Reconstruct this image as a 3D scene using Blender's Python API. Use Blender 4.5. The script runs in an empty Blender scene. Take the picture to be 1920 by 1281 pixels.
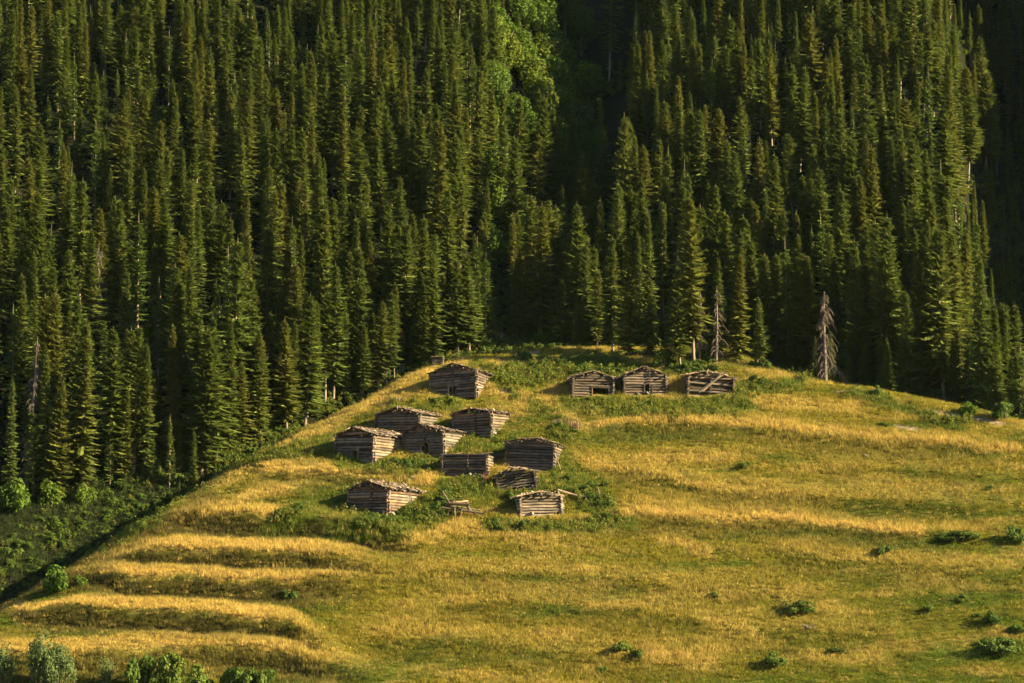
import bpy, math, random
import numpy as np
from mathutils import Vector, Matrix, Euler

R = math.radians
rng = np.random.default_rng(7)
random.seed(7)
scene = bpy.context.scene
COL = scene.collection

# ------------------------------------------------------------------ camera
PITCH = R(-6.0)                    # negative: looking up the slope
CAM = np.array([0.0, -400 * math.cos(PITCH), 400 * math.sin(PITCH)])
FPX = 6000.0                       # focal length in pixels of the 1920 px wide frame
cam_d = bpy.data.cameras.new("camera")
cam_d.sensor_width = 36.0
cam_d.lens = 36.0 * FPX / 1920.0
cam_d.clip_start = 1.0
cam_d.clip_end = 6000.0
cam = bpy.data.objects.new("camera", cam_d)
cam.location = CAM
cam.rotation_euler = (R(90) - PITCH, 0, 0)
COL.objects.link(cam)
scene.camera = cam

# ------------------------------------------------------------------ light
SUN_EL, SUN_AZ = 24.0, -14.0        # azimuth from +X, negative = towards the camera side
world = bpy.data.worlds.new("World")
scene.world = world
world.use_nodes = True
nt = world.node_tree
nt.nodes.clear()
sky = nt.nodes.new("ShaderNodeTexSky")
sky.sky_type = 'NISHITA'
sky.sun_disc = False
sky.sun_elevation = R(SUN_EL)
sky.sun_rotation = R(90 - SUN_AZ)  # sky rotation runs clockwise from +Y
sky.altitude = 1800
bg = nt.nodes.new("ShaderNodeBackground")
bg.inputs[1].default_value = 0.06
wo = nt.nodes.new("ShaderNodeOutputWorld")
nt.links.new(sky.outputs[0], bg.inputs[0])
nt.links.new(bg.outputs[0], wo.inputs[0])
sd = bpy.data.lights.new("sun", 'SUN')
sd.energy = 5.0
sd.angle = R(0.5)
sd.color = (1.0, 0.85, 0.49)
sun = bpy.data.objects.new("sun", sd)
sdir = Vector((math.cos(R(SUN_EL)) * math.cos(R(SUN_AZ)), math.cos(R(SUN_EL)) * math.sin(R(SUN_AZ)), math.sin(R(SUN_EL))))
sun.rotation_euler = sdir.to_track_quat('Z', 'Y').to_euler()
sun.location = (200, -50, 150)
COL.objects.link(sun)
scene.view_settings.view_transform = 'Standard'
scene.view_settings.look = 'None'
scene.view_settings.exposure = 2.2
scene.view_settings.gamma = 1.0
scene.cycles.max_bounces = 4
scene.cycles.diffuse_bounces = 2
scene.cycles.transmission_bounces = 2
scene.cycles.transparent_max_bounces = 4

# ------------------------------------------------------------------ projection helpers
CP, SP = math.cos(PITCH), math.sin(PITCH)
def proj(x, y, z):
    """world point -> pixel of the 1920x1281 frame, and depth"""
    dy, dz = y - CAM[1], z - CAM[2]
    d = dy * CP - dz * SP
    up = dy * SP + dz * CP
    return 960 + FPX * x / d, 640.5 - FPX * up / d, d
def ray(u, v):
    a, b = (np.asarray(u, float) - 960) / FPX, (640.5 - np.asarray(v, float)) / FPX
    d = np.stack([a, CP + b * SP, -SP + b * CP], -1)
    return d / np.linalg.norm(d, axis=-1, keepdims=True)

# ------------------------------------------------------------------ noise
_tab = rng.random((256, 256))
def vnoise(x, y, seed=0):
    x = np.asarray(x, float) + seed * 17.31
    y = np.asarray(y, float) + seed * 9.73
    xi, yi = np.floor(x).astype(int), np.floor(y).astype(int)
    fx, fy = x - xi, y - yi
    fx, fy = fx * fx * (3 - 2 * fx), fy * fy * (3 - 2 * fy)
    g = lambda i, j: _tab[i & 255, j & 255]
    return (g(xi, yi) * (1 - fx) * (1 - fy) + g(xi + 1, yi) * fx * (1 - fy) + g(xi, yi + 1) * (1 - fx) * fy + g(xi + 1, yi + 1) * fx * fy) * 2 - 1
def fbm(x, y, seed=0, n=4):
    s, a, t = 0, 1, 0
    for k in range(n):
        s = s + a * vnoise(np.asarray(x) * 2 ** k, np.asarray(y) * 2 ** k, seed + k * 3)
        t += a
        a *= 0.5
    return s / t
def smin(a, b, k):
    h = np.clip(0.5 + 0.5 * (b - a) / k, 0, 1)
    return b * (1 - h) + a * h - k * h * (1 - h)
def smax(a, b, k): return -smin(-a, -b, k)
def sstep(a, b, x):
    t = np.clip((x - a) / (b - a), 0, 1)
    return t * t * (3 - 2 * t)

# ------------------------------------------------------------------ terrain height
def knoll_faces(x, y):
    p1 = -2 + 0.56 * y + 0.03 * np.clip(x, -60, 200)
    p3 = -2 + y * (0.165 - 0.34 * sstep(24, 48, x)) - 0.39 * np.clip(x - 27, 0, 60) + 0.03 * np.clip(x, -60, 27)
    p1 = smin(p1, p3, 3.0)
    p2 = 0.5 + 0.76 * (x + 9) - 0.03 * y + 1.6 * fbm(x / 14, y / 14, 5, 2)
    return p1, p2
def knoll_base(x, y):
    p1, p2 = knoll_faces(x, y)
    return smin(p1, p2, 8)
def mountain(x, y):
    m = -2 + 0.80 * (y - 13) + 6.0 * sstep(10, 55, x) - 0.10 * np.clip(x, -120, 0)
    g = np.clip((y - 8) / 45, 0, 1.3)
    xg = 3 + 0.09 * (y - 15)
    t = x - xg
    m = m - 13 * g * np.where(t < 0, sstep(-13, 0, t), 1 - sstep(0, 16, t))
    xr = 57 + 0.14 * np.clip(y - 20, -10, 65) - 0.25 * np.clip(y - 85, 0, 200)
    t = x - xr
    dr = sstep(-2, 17, t) * 38 * np.clip((y + 5) / 30, 0, 1)
    m = m - dr + 1.15 * np.clip(t - 12, 0, 70) * np.clip((y + 5) / 30, 0, 1)  # opposite gully wall, rising out of view, shaped steep to shade the flank
    m = m + 1.6 * fbm(x / 22, y / 22, 2, 3)
    return smin(m, 300 + 0.05 * y + 25 * fbm(x / 150, y / 150, 8, 2), 40)
def base_h(x, y):
    f = -44 - 0.22 * (y + 398) + 2 * fbm(x / 30, y / 30, 12, 2)
    k = smax(knoll_base(x, y), f, 6)
    k = smax(k, -75 + 6 * fbm(x / 60, y / 60, 11, 2), 10)
    return smax(k, mountain(x, y), 2.5)
def march(h, u, v):
    d = ray(u, v)
    t = np.full(d.shape[:-1], 270.0)
    done = np.zeros(t.shape, bool)
    for i in range(1500):
        p = CAM + d * t[..., None]
        below = p[..., 2] < h(p[..., 0], p[..., 1])
        done |= below
        if done.all(): break
        t = np.where(done, t, t + 0.3)
    lo, hi = t - 0.3, t
    for i in range(12):
        m = (lo + hi) / 2
        p = CAM + d * m[..., None]
        b = p[..., 2] < h(p[..., 0], p[..., 1])
        lo, hi = np.where(b, lo, m), np.where(b, m, hi)
    return CAM + d * hi[..., None]

# terrace edges and cattle tracks of the photo, traced and laid on the slope
TERR = [  # pixels of the edge, riser height factor
    ([(285, 1012), (330, 1002), (420, 1000), (560, 1010), (640, 1017), (720, 1030), (790, 1046)], 1.0),
    ([(170, 1092), (240, 1066), (380, 1068), (520, 1074), (640, 1078), (720, 1090)], 1.0),
    ([(70, 1135), (120, 1116), (240, 1116), (400, 1122), (560, 1124), (650, 1114), (720, 1100)], 0.95),
    ([(-60, 1182), (60, 1176), (200, 1178), (400, 1192), (540, 1206), (620, 1240)], 1.05),
    ([(-60, 1262), (120, 1262), (300, 1252), (440, 1246), (560, 1262), (700, 1290)], 0.8),
    ([(480, 893), (560, 886), (690, 896), (800, 902)], 0.5),
    ([(440, 950), (520, 930), (600, 912), (640, 915)], 0.45),
    ([(620, 792), (700, 772), (790, 760)], 0.25),
    ([(1120, 800), (1220, 792), (1400, 803), (1600, 822), (1900, 850)], 0.45),
    ([(1060, 872), (1180, 882), (1320, 915), (1500, 930), (1900, 952)], 0.4),
    ([(1140, 968), (1300, 972), (1480, 980), (1620, 993), (1800, 1008)], 0.5),
    ([(760, 1060), (900, 1075), (1080, 1080), (1250, 1100), (1500, 1096)], 0.3),
    ([(800, 1135), (1000, 1128), (1200, 1150), (1400, 1180), (1700, 1190)], 0.3),
    ([(700, 1195), (900, 1205), (1150, 1235), (1400, 1240)], 0.3),
    ([(1500, 870), (1700, 880), (1920, 900)], 0.25),
    ([(1450, 1040), (1700, 1060), (1920, 1080)], 0.3),
]
_t = []
for pts, amp in TERR:
    us = np.array([p[0] for p in pts], float); vs = np.array([p[1] for p in pts], float) - (25 if pts[0][0] < 300 else 0)
    P = march(base_h, us, vs)
    _t.append((P[:, 0], P[:, 1], amp * 0.98))
def terraces(x, y):
    s = np.zeros(np.broadcast(x, y).shape)
    f1, f2 = knoll_faces(x, y)
    flank = sstep(1.5, 9.0, f2 - f1)
    for px, py, a in _t:
        yi = np.interp(x, px, py) + 0.25 * vnoise(x / 6, 0 * y, 3)
        lo = px[0] - (34 if px[0] < -55 else 0)
        fade = sstep(lo - 4, lo + 3, x) * (1 - sstep(px[-1] - 6, px[-1] + 3, x))
        t = y - yi
        a = a if px[0] < -22 else a * 0.55
        f = np.interp(t, [-4.2, -1.6, 0, 1.0, 4.4], [0, -1, 1, 0.85, 0])
        s = s + a * fade * f
    return s * flank
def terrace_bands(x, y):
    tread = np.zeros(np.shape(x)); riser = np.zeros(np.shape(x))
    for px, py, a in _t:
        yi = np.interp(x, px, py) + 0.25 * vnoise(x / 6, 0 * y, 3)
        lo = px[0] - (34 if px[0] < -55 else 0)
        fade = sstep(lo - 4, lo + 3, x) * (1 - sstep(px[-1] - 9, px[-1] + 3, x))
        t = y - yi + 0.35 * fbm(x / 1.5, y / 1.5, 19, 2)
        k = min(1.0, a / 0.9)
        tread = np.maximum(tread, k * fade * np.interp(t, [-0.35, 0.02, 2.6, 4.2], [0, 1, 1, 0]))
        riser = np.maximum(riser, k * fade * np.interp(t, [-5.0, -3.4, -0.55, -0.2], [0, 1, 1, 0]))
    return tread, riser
def H(x, y):
    x = np.asarray(x, float); y = np.asarray(y, float)
    z = base_h(x, y)
    on = sstep(0.3, 2.5, knoll_base(x, y) - mountain(x, y))
    return z + on * (terraces(x, y) + 0.35 * fbm(x / 9, y / 5, 21, 3)) + 0.12 * vnoise(x / 2, y / 2, 4)
def meadow_mask(x, y): return sstep(0.0, 1.2, knoll_base(x, y) - mountain(x, y))
def hit(u, v): return march(H, np.asarray(u, float), np.asarray(v, float))

# ------------------------------------------------------------------ materials
def new_mat(name):
    m = bpy.data.materials.new(name)
    m.use_nodes = True
    m.node_tree.nodes.clear()
    return m, m.node_tree
def N(nt, t, **kw):
    n = nt.nodes.new(t)
    for k, v in kw.items():
        if k.startswith('i_'):
            n.inputs[k[2:]].default_value = v
        else: setattr(n, k, v)
    return n
def mixc(nt, a, b, fac, mode='MIX'):
    n = nt.nodes.new("ShaderNodeMix")
    n.data_type = 'RGBA'; n.blend_type = mode
    for sock, val in ((n.inputs[0], fac), (n.inputs[6], a), (n.inputs[7], b)):
        if isinstance(val, bpy.types.NodeSocket): nt.links.new(val, sock)
        elif isinstance(val, (int, float)): sock.default_value = val
        else: sock.default_value = (*val, 1)
    return n.outputs[2]
def ramp(nt, fac, stops):
    n = nt.nodes.new("ShaderNodeValToRGB")
    e = n.color_ramp.elements
    while len(e) < len(stops): e.new(0.5)
    for i, (p, c) in enumerate(stops):
        e[i].position = p
        e[i].color = (*c, 1) if not isinstance(c, (int, float)) else (c, c, c, 1)
    nt.links.new(fac, n.inputs[0])
    return n.outputs[0]
def finish(nt, col, rough=0.9, bump=None, trans=0.0, transcol=None, spec=0.2):
    out = N(nt, "ShaderNodeOutputMaterial")
    b = N(nt, "ShaderNodeBsdfPrincipled", i_Roughness=rough)
    b.inputs["Specular IOR Level"].default_value = spec
    nt.links.new(col, b.inputs["Base Color"])
    if bump is not None: nt.links.new(bump, b.inputs["Normal"])
    if trans > 0:
        t = N(nt, "ShaderNodeBsdfTranslucent")
        nt.links.new(transcol if transcol is not None else col, t.inputs[0])
        mx = N(nt, "ShaderNodeMixShader")
        mx.inputs[0].default_value = trans
        nt.links.new(b.outputs[0], mx.inputs[1]); nt.links.new(t.outputs[0], mx.inputs[2])
        nt.links.new(mx.outputs[0], out.inputs[0])
    else: nt.links.new(b.outputs[0], out.inputs[0])

def foliage_mat(name, c_dark, c_light, c_warm, trans=0.25):
    m, t = new_mat(name)
    oi = N(t, "ShaderNodeObjectInfo")
    geo = N(t, "ShaderNodeNewGeometry")
    no = N(t, "ShaderNodeTexNoise", i_Scale=0.9, i_Detail=3.0)
    t.links.new(geo.outputs["Position"], no.inputs["Vector"])
    f = ramp(t, no.outputs[0], [(0.35, 0.0), (0.65, 1.0)])
    c = mixc(t, c_dark, c_light, f)
    w = ramp(t, oi.outputs["Random"], [(0.0, 0.0), (0.6, 0.12), (1.0, 0.75)])
    c = mixc(t, c, c_warm, w)
    isl = ramp(t, geo.outputs["Random Per Island"], [(0.0, 0.78), (1.0, 1.25)])
    c = mixc(t, c, isl, 1.0, 'MULTIPLY')
    finish(t, c, 0.75, trans=trans, spec=0.15)
    return m
M_NEEDLE = foliage_mat("needles", (0.078, 0.108, 0.018), (0.135, 0.162, 0.028), (0.165, 0.160, 0.026), 0.34)
M_YOUNG = foliage_mat("young_needles", (0.080, 0.125, 0.020), (0.13, 0.18, 0.030), (0.15, 0.17, 0.030), 0.35)
M_LEAF = foliage_mat("bright_leaves", (0.055, 0.105, 0.012), (0.10, 0.155, 0.016), (0.14, 0.16, 0.016), 0.4)
M_SHRUB = foliage_mat("shrub_leaves", (0.050, 0.085, 0.012), (0.09, 0.13, 0.018), (0.12, 0.15, 0.02), 0.3)
M_WILLOW = foliage_mat("grey_green_leaves", (0.075, 0.11, 0.030), (0.13, 0.17, 0.055), (0.14, 0.16, 0.05), 0.3)
M_HERB = foliage_mat("herb_leaves", (0.075, 0.11, 0.014), (0.15, 0.17, 0.022), (0.20, 0.17, 0.03), 0.35)
M_RUSTY = foliage_mat("rusty_stalks", (0.14, 0.05, 0.022), (0.22, 0.08, 0.035), (0.18, 0.09, 0.04), 0.2)
M_FLOWER = foliage_mat("pink_blossom", (0.15, 0.095, 0.07), (0.25, 0.14, 0.12), (0.18, 0.15, 0.05), 0.3)

def bark_mat(name, a, b):
    m, t = new_mat(name)
    tc = N(t, "ShaderNodeTexCoord")
    mp = N(t, "ShaderNodeMapping"); mp.inputs["Scale"].default_value = (5, 5, 1.2)
    t.links.new(tc.outputs["Object"], mp.inputs[0])
    no = N(t, "ShaderNodeTexNoise", i_Scale=1.5, i_Detail=4.0)
    t.links.new(mp.outputs[0], no.inputs["Vector"])
    c = ramp(t, no.outputs[0], [(0.3, a), (0.7, b)])
    bp = N(t, "ShaderNodeBump", i_Strength=0.5, i_Distance=0.03)
    t.links.new(no.outputs[0], bp.inputs["Height"])
    finish(t, c, 0.9, bp.outputs[0])
    return m
M_BARK = bark_mat("conifer_bark", (0.12, 0.085, 0.06), (0.27, 0.20, 0.15))
M_DEADBARK = bark_mat("dead_bark", (0.09, 0.068, 0.052), (0.20, 0.155, 0.12))
M_TWIG = bark_mat("dead_twigs", (0.085, 0.065, 0.05), (0.18, 0.13, 0.10))

def wood_mat(name, gain=1.0):
    m, t = new_mat(name)
    at = N(t, "ShaderNodeAttribute", attribute_name="tint")
    tc = N(t, "ShaderNodeTexCoord")
    uv = N(t, "ShaderNodeAttribute", attribute_name="grain")
    no = N(t, "ShaderNodeTexNoise", i_Scale=1.0, i_Detail=5.0, i_Roughness=0.65)
    t.links.new(uv.outputs["Vector"], no.inputs["Vector"])
    f = ramp(t, no.outputs[0], [(0.30, 0.28), (0.46, 0.85), (0.62, 1.25), (0.8, 1.6)])
    c = mixc(t, at.outputs["Color"], f, 1.0, 'MULTIPLY')
    no2 = N(t, "ShaderNodeTexNoise", i_Scale=1.3, i_Detail=2.0)
    t.links.new(tc.outputs["Object"], no2.inputs["Vector"])
    g = ramp(t, no2.outputs[0], [(0.4, (0.75, 0.74, 0.72)), (0.6, (1.12 * gain, 1.04 * gain, 0.94 * gain))])
    c = mixc(t, c, g, 1.0, 'MULTIPLY')
    bp = N(t, "ShaderNodeBump", i_Strength=0.6, i_Distance=0.03)
    t.links.new(no.outputs[0], bp.inputs["Height"])
    finish(t, c, 0.85, bp.outputs[0])
    return m
M_WOOD = wood_mat("weathered_logs")
M_SHINGLE = wood_mat("weathered_boards", 1.1)
mm, t = new_mat("field_stone")
tc = N(t, "ShaderNodeTexCoord"); no = N(t, "ShaderNodeTexNoise", i_Scale=3.0, i_Detail=4.0)
t.links.new(tc.outputs["Object"], no.inputs["Vector"])
finish(t, ramp(t, no.outputs[0], [(0.3, (0.11, 0.10, 0.08)), (0.7, (0.27, 0.24, 0.19))]), 0.9)
M_STONE = mm

# ground: colour attribute (what grows there) broken up with noise
mm, t = new_mat("meadow_ground")
at = N(t, "ShaderNodeAttribute", attribute_name="veg")
geo = N(t, "ShaderNodeNewGeometry")
no = N(t, "ShaderNodeTexNoise", i_Scale=2.2, i_Detail=6.0, i_Roughness=0.7)
t.links.new(geo.outputs["Position"], no.inputs["Vector"])
f = ramp(t, no.outputs[0], [(0.35, 0.5), (0.65, 1.2)])
c = mixc(t, at.outputs["Color"], f, 1.0, 'MULTIPLY')
bp = N(t, "ShaderNodeBump", i_Strength=1.0, i_Distance=0.25)
t.links.new(no.outputs[0], bp.inputs["Height"])
finish(t, c, 1.0, bp.outputs[0], spec=0.05)
M_GROUND = mm

mm, t = new_mat("grass_blades")
at = N(t, "ShaderNodeAttribute", attribute_name="tint", attribute_type='INSTANCER')
geo = N(t, "ShaderNodeNewGeometry")
f = ramp(t, geo.outputs["Random Per Island"], [(0.0, (0.66, 0.68, 0.6)), (0.5, (0.95, 0.95, 0.9)), (1.0, (1.35, 1.28, 1.2))])
c = mixc(t, at.outputs["Color"], f, 1.0, 'MULTIPLY')
finish(t, c, 0.7, trans=0.35, spec=0.2)
M_GRASS = mm

# ------------------------------------------------------------------ mesh building
class MB:
    def __init__(self):
        self.v, self.f, self.c, self.g, self.n = [], [], [], [], 0
    def add(self, verts, faces, col=(0.3, 0.3, 0.3), grain=None):
        verts = np.asarray(verts, float)
        self.v.append(verts)
        self.f += [tuple(i + self.n for i in fc) for fc in faces]
        self.c += [col] * len(faces)
        self.g.append(verts if grain is None else np.asarray(grain, float))
        self.n += len(verts)
    def box(self, size, M, col=(0.3, 0.3, 0.3), taper=0.0):
        sx, sy, sz = (s / 2 for s in size)
        off = np.array([random.uniform(0, 60), random.uniform(0, 60), random.uniform(0, 60)])
        vs = np.array([(a * sx, b * sy * (1 - taper * (a > 0)), c * sz * (1 - taper * (a > 0))) for a in (-1, 1) for b in (-1, 1) for c in (-1, 1)])
        fs = [(0, 1, 3, 2), (4, 6, 7, 5), (0, 4, 5, 1), (2, 3, 7, 6), (0, 2, 6, 4), (1, 5, 7, 3)]
        g = vs * np.array([0.8, 9, 9]) + off
        M = np.array(M)
        self.add(vs @ M[:3, :3].T + M[:3, 3], fs, col, g)
    def log(self, p0, p1, r0, r1=None, col=(0.3, 0.3, 0.3), sides=8, segs=5, wob=0.02, flat=1.0):
        p0, p1 = np.array(p0, float), np.array(p1, float)
        r1 = r0 if r1 is None else r1
        ax = p1 - p0; L = np.linalg.norm(ax)
        if L < 1e-4: return
        ax = ax / L
        ref = np.array([0, 0, 1.0]) if abs(ax[2]) < 0.9 else np.array([1.0, 0, 0])
        s = np.cross(ax, ref); s /= np.linalg.norm(s); upv = np.cross(s, ax)
        off = np.array([random.uniform(0, 60), random.uniform(0, 60), random.uniform(0, 60)])
        vs, gs = [], []
        for i in range(segs + 1):
            t = i / segs
            c = p0 + (p1 - p0) * t + (s * random.uniform(-1, 1) + upv * random.uniform(-1, 1)) * wob * (0.6 + 0.4 * math.sin(t * 9))
            r = r0 + (r1 - r0) * t + random.uniform(-1, 1) * wob * 0.5
            for k in range(sides):
                a = 2 * math.pi * k / sides + 0.39
                vs.append(c + s * math.cos(a) * r * flat + upv * math.sin(a) * r)
                gs.append(off + np.array([t * L * 0.8, math.cos(a) * r * 9, math.sin(a) * r * 9]))
        fs = []
        for i in range(segs):
            for k in range(sides):
                a, b = i * sides + k, i * sides + (k + 1) % sides
                fs.append((a, b, b + sides, a + sides))
        fs.append(tuple(range(sides - 1, -1, -1))); fs.append(tuple(segs * sides + k for k in range(sides)))
        self.add(vs, fs, col, gs)
    def mesh(self, name, mats):
        me = bpy.data.meshes.new(name)
        V = np.concatenate(self.v)
        me.from_pydata(V.tolist(), [], self.f)
        a = me.attributes.new("tint", 'FLOAT_COLOR', 'FACE')
        C = np.ones((len(self.f), 4)); C[:, :3] = np.array(self.c)
        a.data.foreach_set("color", C.ravel())
        g = me.attributes.new("grain", 'FLOAT_VECTOR', 'POINT')
        g.data.foreach_set("vector", np.concatenate(self.g).ravel())
        for m in (mats if isinstance(mats, (list, tuple)) else [mats]): me.materials.append(m)
        me.validate(); me.update()
        return me

def fast_mesh(name, V, F, mats, midx=None):
    """V (n,3), F (m,k) all faces with k corners"""
    me = bpy.data.meshes.new(name)
    V = np.asarray(V, np.float32); F = np.asarray(F, np.int32)
    m, k = F.shape
    me.vertices.add(len(V)); me.vertices.foreach_set("co", V.ravel())
    me.loops.add(m * k); me.loops.foreach_set("vertex_index", F.ravel())
    me.polygons.add(m)
    me.polygons.foreach_set("loop_start", np.arange(0, m * k, k, dtype=np.int32))
    me.polygons.foreach_set("loop_total", np.full(m, k, np.int32))
    for mt in mats: me.materials.append(mt)
    if midx is not None: me.polygons.foreach_set("material_index", np.asarray(midx, np.int32))
    me.update(calc_edges=True)
    return me

def tag(o, label=None, cat=None, group=None, kind=None):
    if label: o['label'] = label
    if cat: o['category'] = cat
    if group: o['group'] = group
    if kind: o['kind'] = kind
    return o
def link(name, data, parent=None):
    o = bpy.data.objects.new(name, data)
    COL.objects.link(o)
    if parent is not None: o.parent = parent
    return o
def empty(name, loc, rot=(0, 0, 0), scale=(1, 1, 1)):
    o = bpy.data.objects.new(name, None)
    o.empty_display_size = 0.5
    o.location = loc; o.rotation_euler = rot; o.scale = scale
    COL.objects.link(o)
    return o

# ------------------------------------------------------------------ what grows where (traced vegetation pattern)
def stroke(u, v, pts, w, wy=None):
    """1 near a polyline, falling off over w px"""
    best = np.full(np.shape(u), 1e9)
    for (a, b), (c, d) in zip(pts[:-1], pts[1:]):
        L2 = (c - a) ** 2 + (d - b) ** 2
        t = np.clip(((u - a) * (c - a) + (v - b) * (d - b)) / L2, 0, 1)
        best = np.minimum(best, np.hypot(u - a - t * (c - a), v - b - t * (d - b)))
    return 1 - sstep(w * 0.45, w * 1.15, best)
GOLD = [
    ([(285, 1006), (340, 996), (420, 994), (560, 1003), (700, 1018)], 12, 1.0),
    ([(180, 1078), (240, 1056), (380, 1058), (640, 1068)], 12, 1.0),
    ([(80, 1118), (200, 1105), (400, 1112), (560, 1114), (650, 1104)], 12, 0.95),
    ([(-40, 1172), (60, 1164), (200, 1168), (400, 1182), (540, 1196), (600, 1222)], 17, 1.0),
    ([(-40, 1255), (150, 1252), (250, 1246), (420, 1236)], 9, 1.0),
    ([(560, 806), (640, 764), (720, 716), (800, 692)], 24, 1.0),
    ([(640, 790), (700, 752), (780, 730)], 14, 0.8), ([(400, 900), (520, 838), (640, 782)], 20, 0.9),
    ([(380, 968), (470, 935), (560, 903)], 18, 0.8), ([(500, 878), (600, 880), (700, 892), (800, 898)], 14, 1.0),
    ([(60, 1085), (150, 1040), (260, 975), (400, 905)], 18, 0.65),
    ([(840, 670), (925, 690)], 12, 0.8), ([(925, 725), (990, 755), (1050, 740), (1120, 765)], 20, 0.85),
    ([(1120, 796), (1220, 784), (1400, 797), (1600, 812), (1900, 846)], 9, 0.9),
    ([(1090, 870), (1250, 895), (1330, 920), (1500, 930)], 12, 0.7),
    ([(1140, 962), (1300, 966), (1540, 980), (1720, 1000)], 10, 1.0),
    ([(700, 1010), (850, 990), (960, 1000), (1100, 985)], 18, 0.8), ([(820, 1090), (960, 1110), (1150, 1095)], 16, 0.5),
    ([(1240, 1005), (1330, 1040)], 16, 0.7), ([(1330, 1170), (1420, 1200)], 18, 0.75), ([(1220, 1230), (1330, 1245)], 22, 0.8),
    ([(1100, 1140), (1240, 1130)], 14, 0.6), ([(640, 985), (760, 1005)], 10, 0.6), ([(1400, 750), (1600, 765)], 18, 0.6),
    ([(1050, 770), (1100, 800)], 14, 0.7), ([(690, 1180), (900, 1190)], 14, 0.5), ([(1560, 1040), (1900, 1060)], 14, 0.5),
    ([(1580, 900), (1900, 920)], 14, 0.5), ([(780, 735), (830, 760)], 9, 0.4), ([(560, 1225), (620, 1281)], 20, 0.7),
]
RISER = [
    ([(300, 1040), (420, 1030), (560, 1042), (700, 1050)], 30), ([(190, 1105), (260, 1090), (400, 1094), (640, 1096)], 20),
    ([(100, 1142), (240, 1140), (400, 1145), (560, 1148), (640, 1140)], 24), ([(0, 1215), (200, 1212), (380, 1222), (520, 1235)], 26),
    ([(520, 905), (700, 912)], 14), ([(100, 1100), (240, 1020), (400, 940)], 20),
]
GREEN = [
    ([(520, 985), (600, 950), (650, 940)], 30), ([(640, 985), (740, 990), (830, 950)], 34), ([(560, 845), (620, 835)], 20),
    ([(640, 870), (760, 880), (830, 865)], 20), ([(860, 845), (960, 840)], 18), ([(830, 915), (960, 925), (1060, 905)], 25),
    ([(1050, 870), (1110, 930), (1130, 970)], 34), ([(960, 700), (1060, 690), (1160, 690)], 28), ([(1000, 760), (1060, 800)], 16),
    ([(1060, 755), (1200, 765), (1390, 765)], 22), ([(1380, 730), (1500, 720)], 14), ([(740, 770), (860, 765)], 14),
    ([(890, 680), (960, 740)], 14), ([(600, 1010), (740, 1010)], 8), ([(920, 990), (1180, 985)], 16),
    ([(1040, 820), (1060, 830)], 14), ([(560, 790), (600, 780)], 8), ([(800, 760), (860, 758)], 10), ([(1600, 740), (1800, 800)], 12),
    ([(420, 885), (470, 865), (560, 850)], 12), ([(240, 1010), (300, 970)], 12),
]
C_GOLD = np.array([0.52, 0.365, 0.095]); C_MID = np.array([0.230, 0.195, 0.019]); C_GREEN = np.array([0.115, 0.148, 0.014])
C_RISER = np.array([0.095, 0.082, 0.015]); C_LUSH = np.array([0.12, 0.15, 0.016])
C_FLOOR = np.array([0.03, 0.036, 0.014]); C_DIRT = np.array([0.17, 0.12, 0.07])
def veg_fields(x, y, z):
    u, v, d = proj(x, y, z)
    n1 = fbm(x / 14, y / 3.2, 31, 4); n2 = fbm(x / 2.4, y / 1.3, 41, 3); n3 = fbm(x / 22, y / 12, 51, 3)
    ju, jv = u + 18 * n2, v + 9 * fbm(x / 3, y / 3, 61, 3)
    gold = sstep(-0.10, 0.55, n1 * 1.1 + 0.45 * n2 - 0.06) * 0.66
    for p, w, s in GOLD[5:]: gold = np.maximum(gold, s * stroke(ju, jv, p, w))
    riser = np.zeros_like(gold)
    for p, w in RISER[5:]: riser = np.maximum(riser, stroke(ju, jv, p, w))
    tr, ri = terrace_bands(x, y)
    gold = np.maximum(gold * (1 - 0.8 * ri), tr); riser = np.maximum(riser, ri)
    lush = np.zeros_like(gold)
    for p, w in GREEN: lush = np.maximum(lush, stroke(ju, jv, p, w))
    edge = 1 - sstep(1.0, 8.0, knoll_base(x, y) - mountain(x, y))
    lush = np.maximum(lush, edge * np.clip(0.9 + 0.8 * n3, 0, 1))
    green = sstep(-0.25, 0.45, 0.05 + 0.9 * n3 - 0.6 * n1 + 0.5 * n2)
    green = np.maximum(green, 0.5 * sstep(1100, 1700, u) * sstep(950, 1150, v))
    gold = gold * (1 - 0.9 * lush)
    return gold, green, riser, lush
DIRTZ = [([(930, 600), (935, 632), (922, 655), (950, 690), (945, 735)], 7), ([(925, 630), (945, 640)], 14), ([(1742, 768), (1800, 778), (1880, 796)], 6), ([(1560, 716), (1610, 726)], 6), ([(735, 772), (760, 776)], 6),
         ([(955, 672), (1010, 660)], 6), ([(1680, 800), (1720, 806)], 5), ([(900, 690), (930, 705)], 5)]
def dirt_field(x, y, z):
    u, v, d = proj(x, y, z)
    ju, jv = u + 8 * fbm(x / 1.5, y / 1.5, 23, 2), v + 5 * fbm(x / 1.5, y / 1.5, 24, 2)
    s = np.zeros_like(u)
    for p, w in DIRTZ: s = np.maximum(s, stroke(ju, jv, p, w))
    return s
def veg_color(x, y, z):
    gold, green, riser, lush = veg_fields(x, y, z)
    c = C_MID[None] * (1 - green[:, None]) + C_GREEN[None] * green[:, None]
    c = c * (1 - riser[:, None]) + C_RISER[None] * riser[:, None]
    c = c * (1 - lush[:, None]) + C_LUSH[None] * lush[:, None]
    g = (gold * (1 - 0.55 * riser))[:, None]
    return c * (1 - g) + C_GOLD[None] * g

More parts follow.
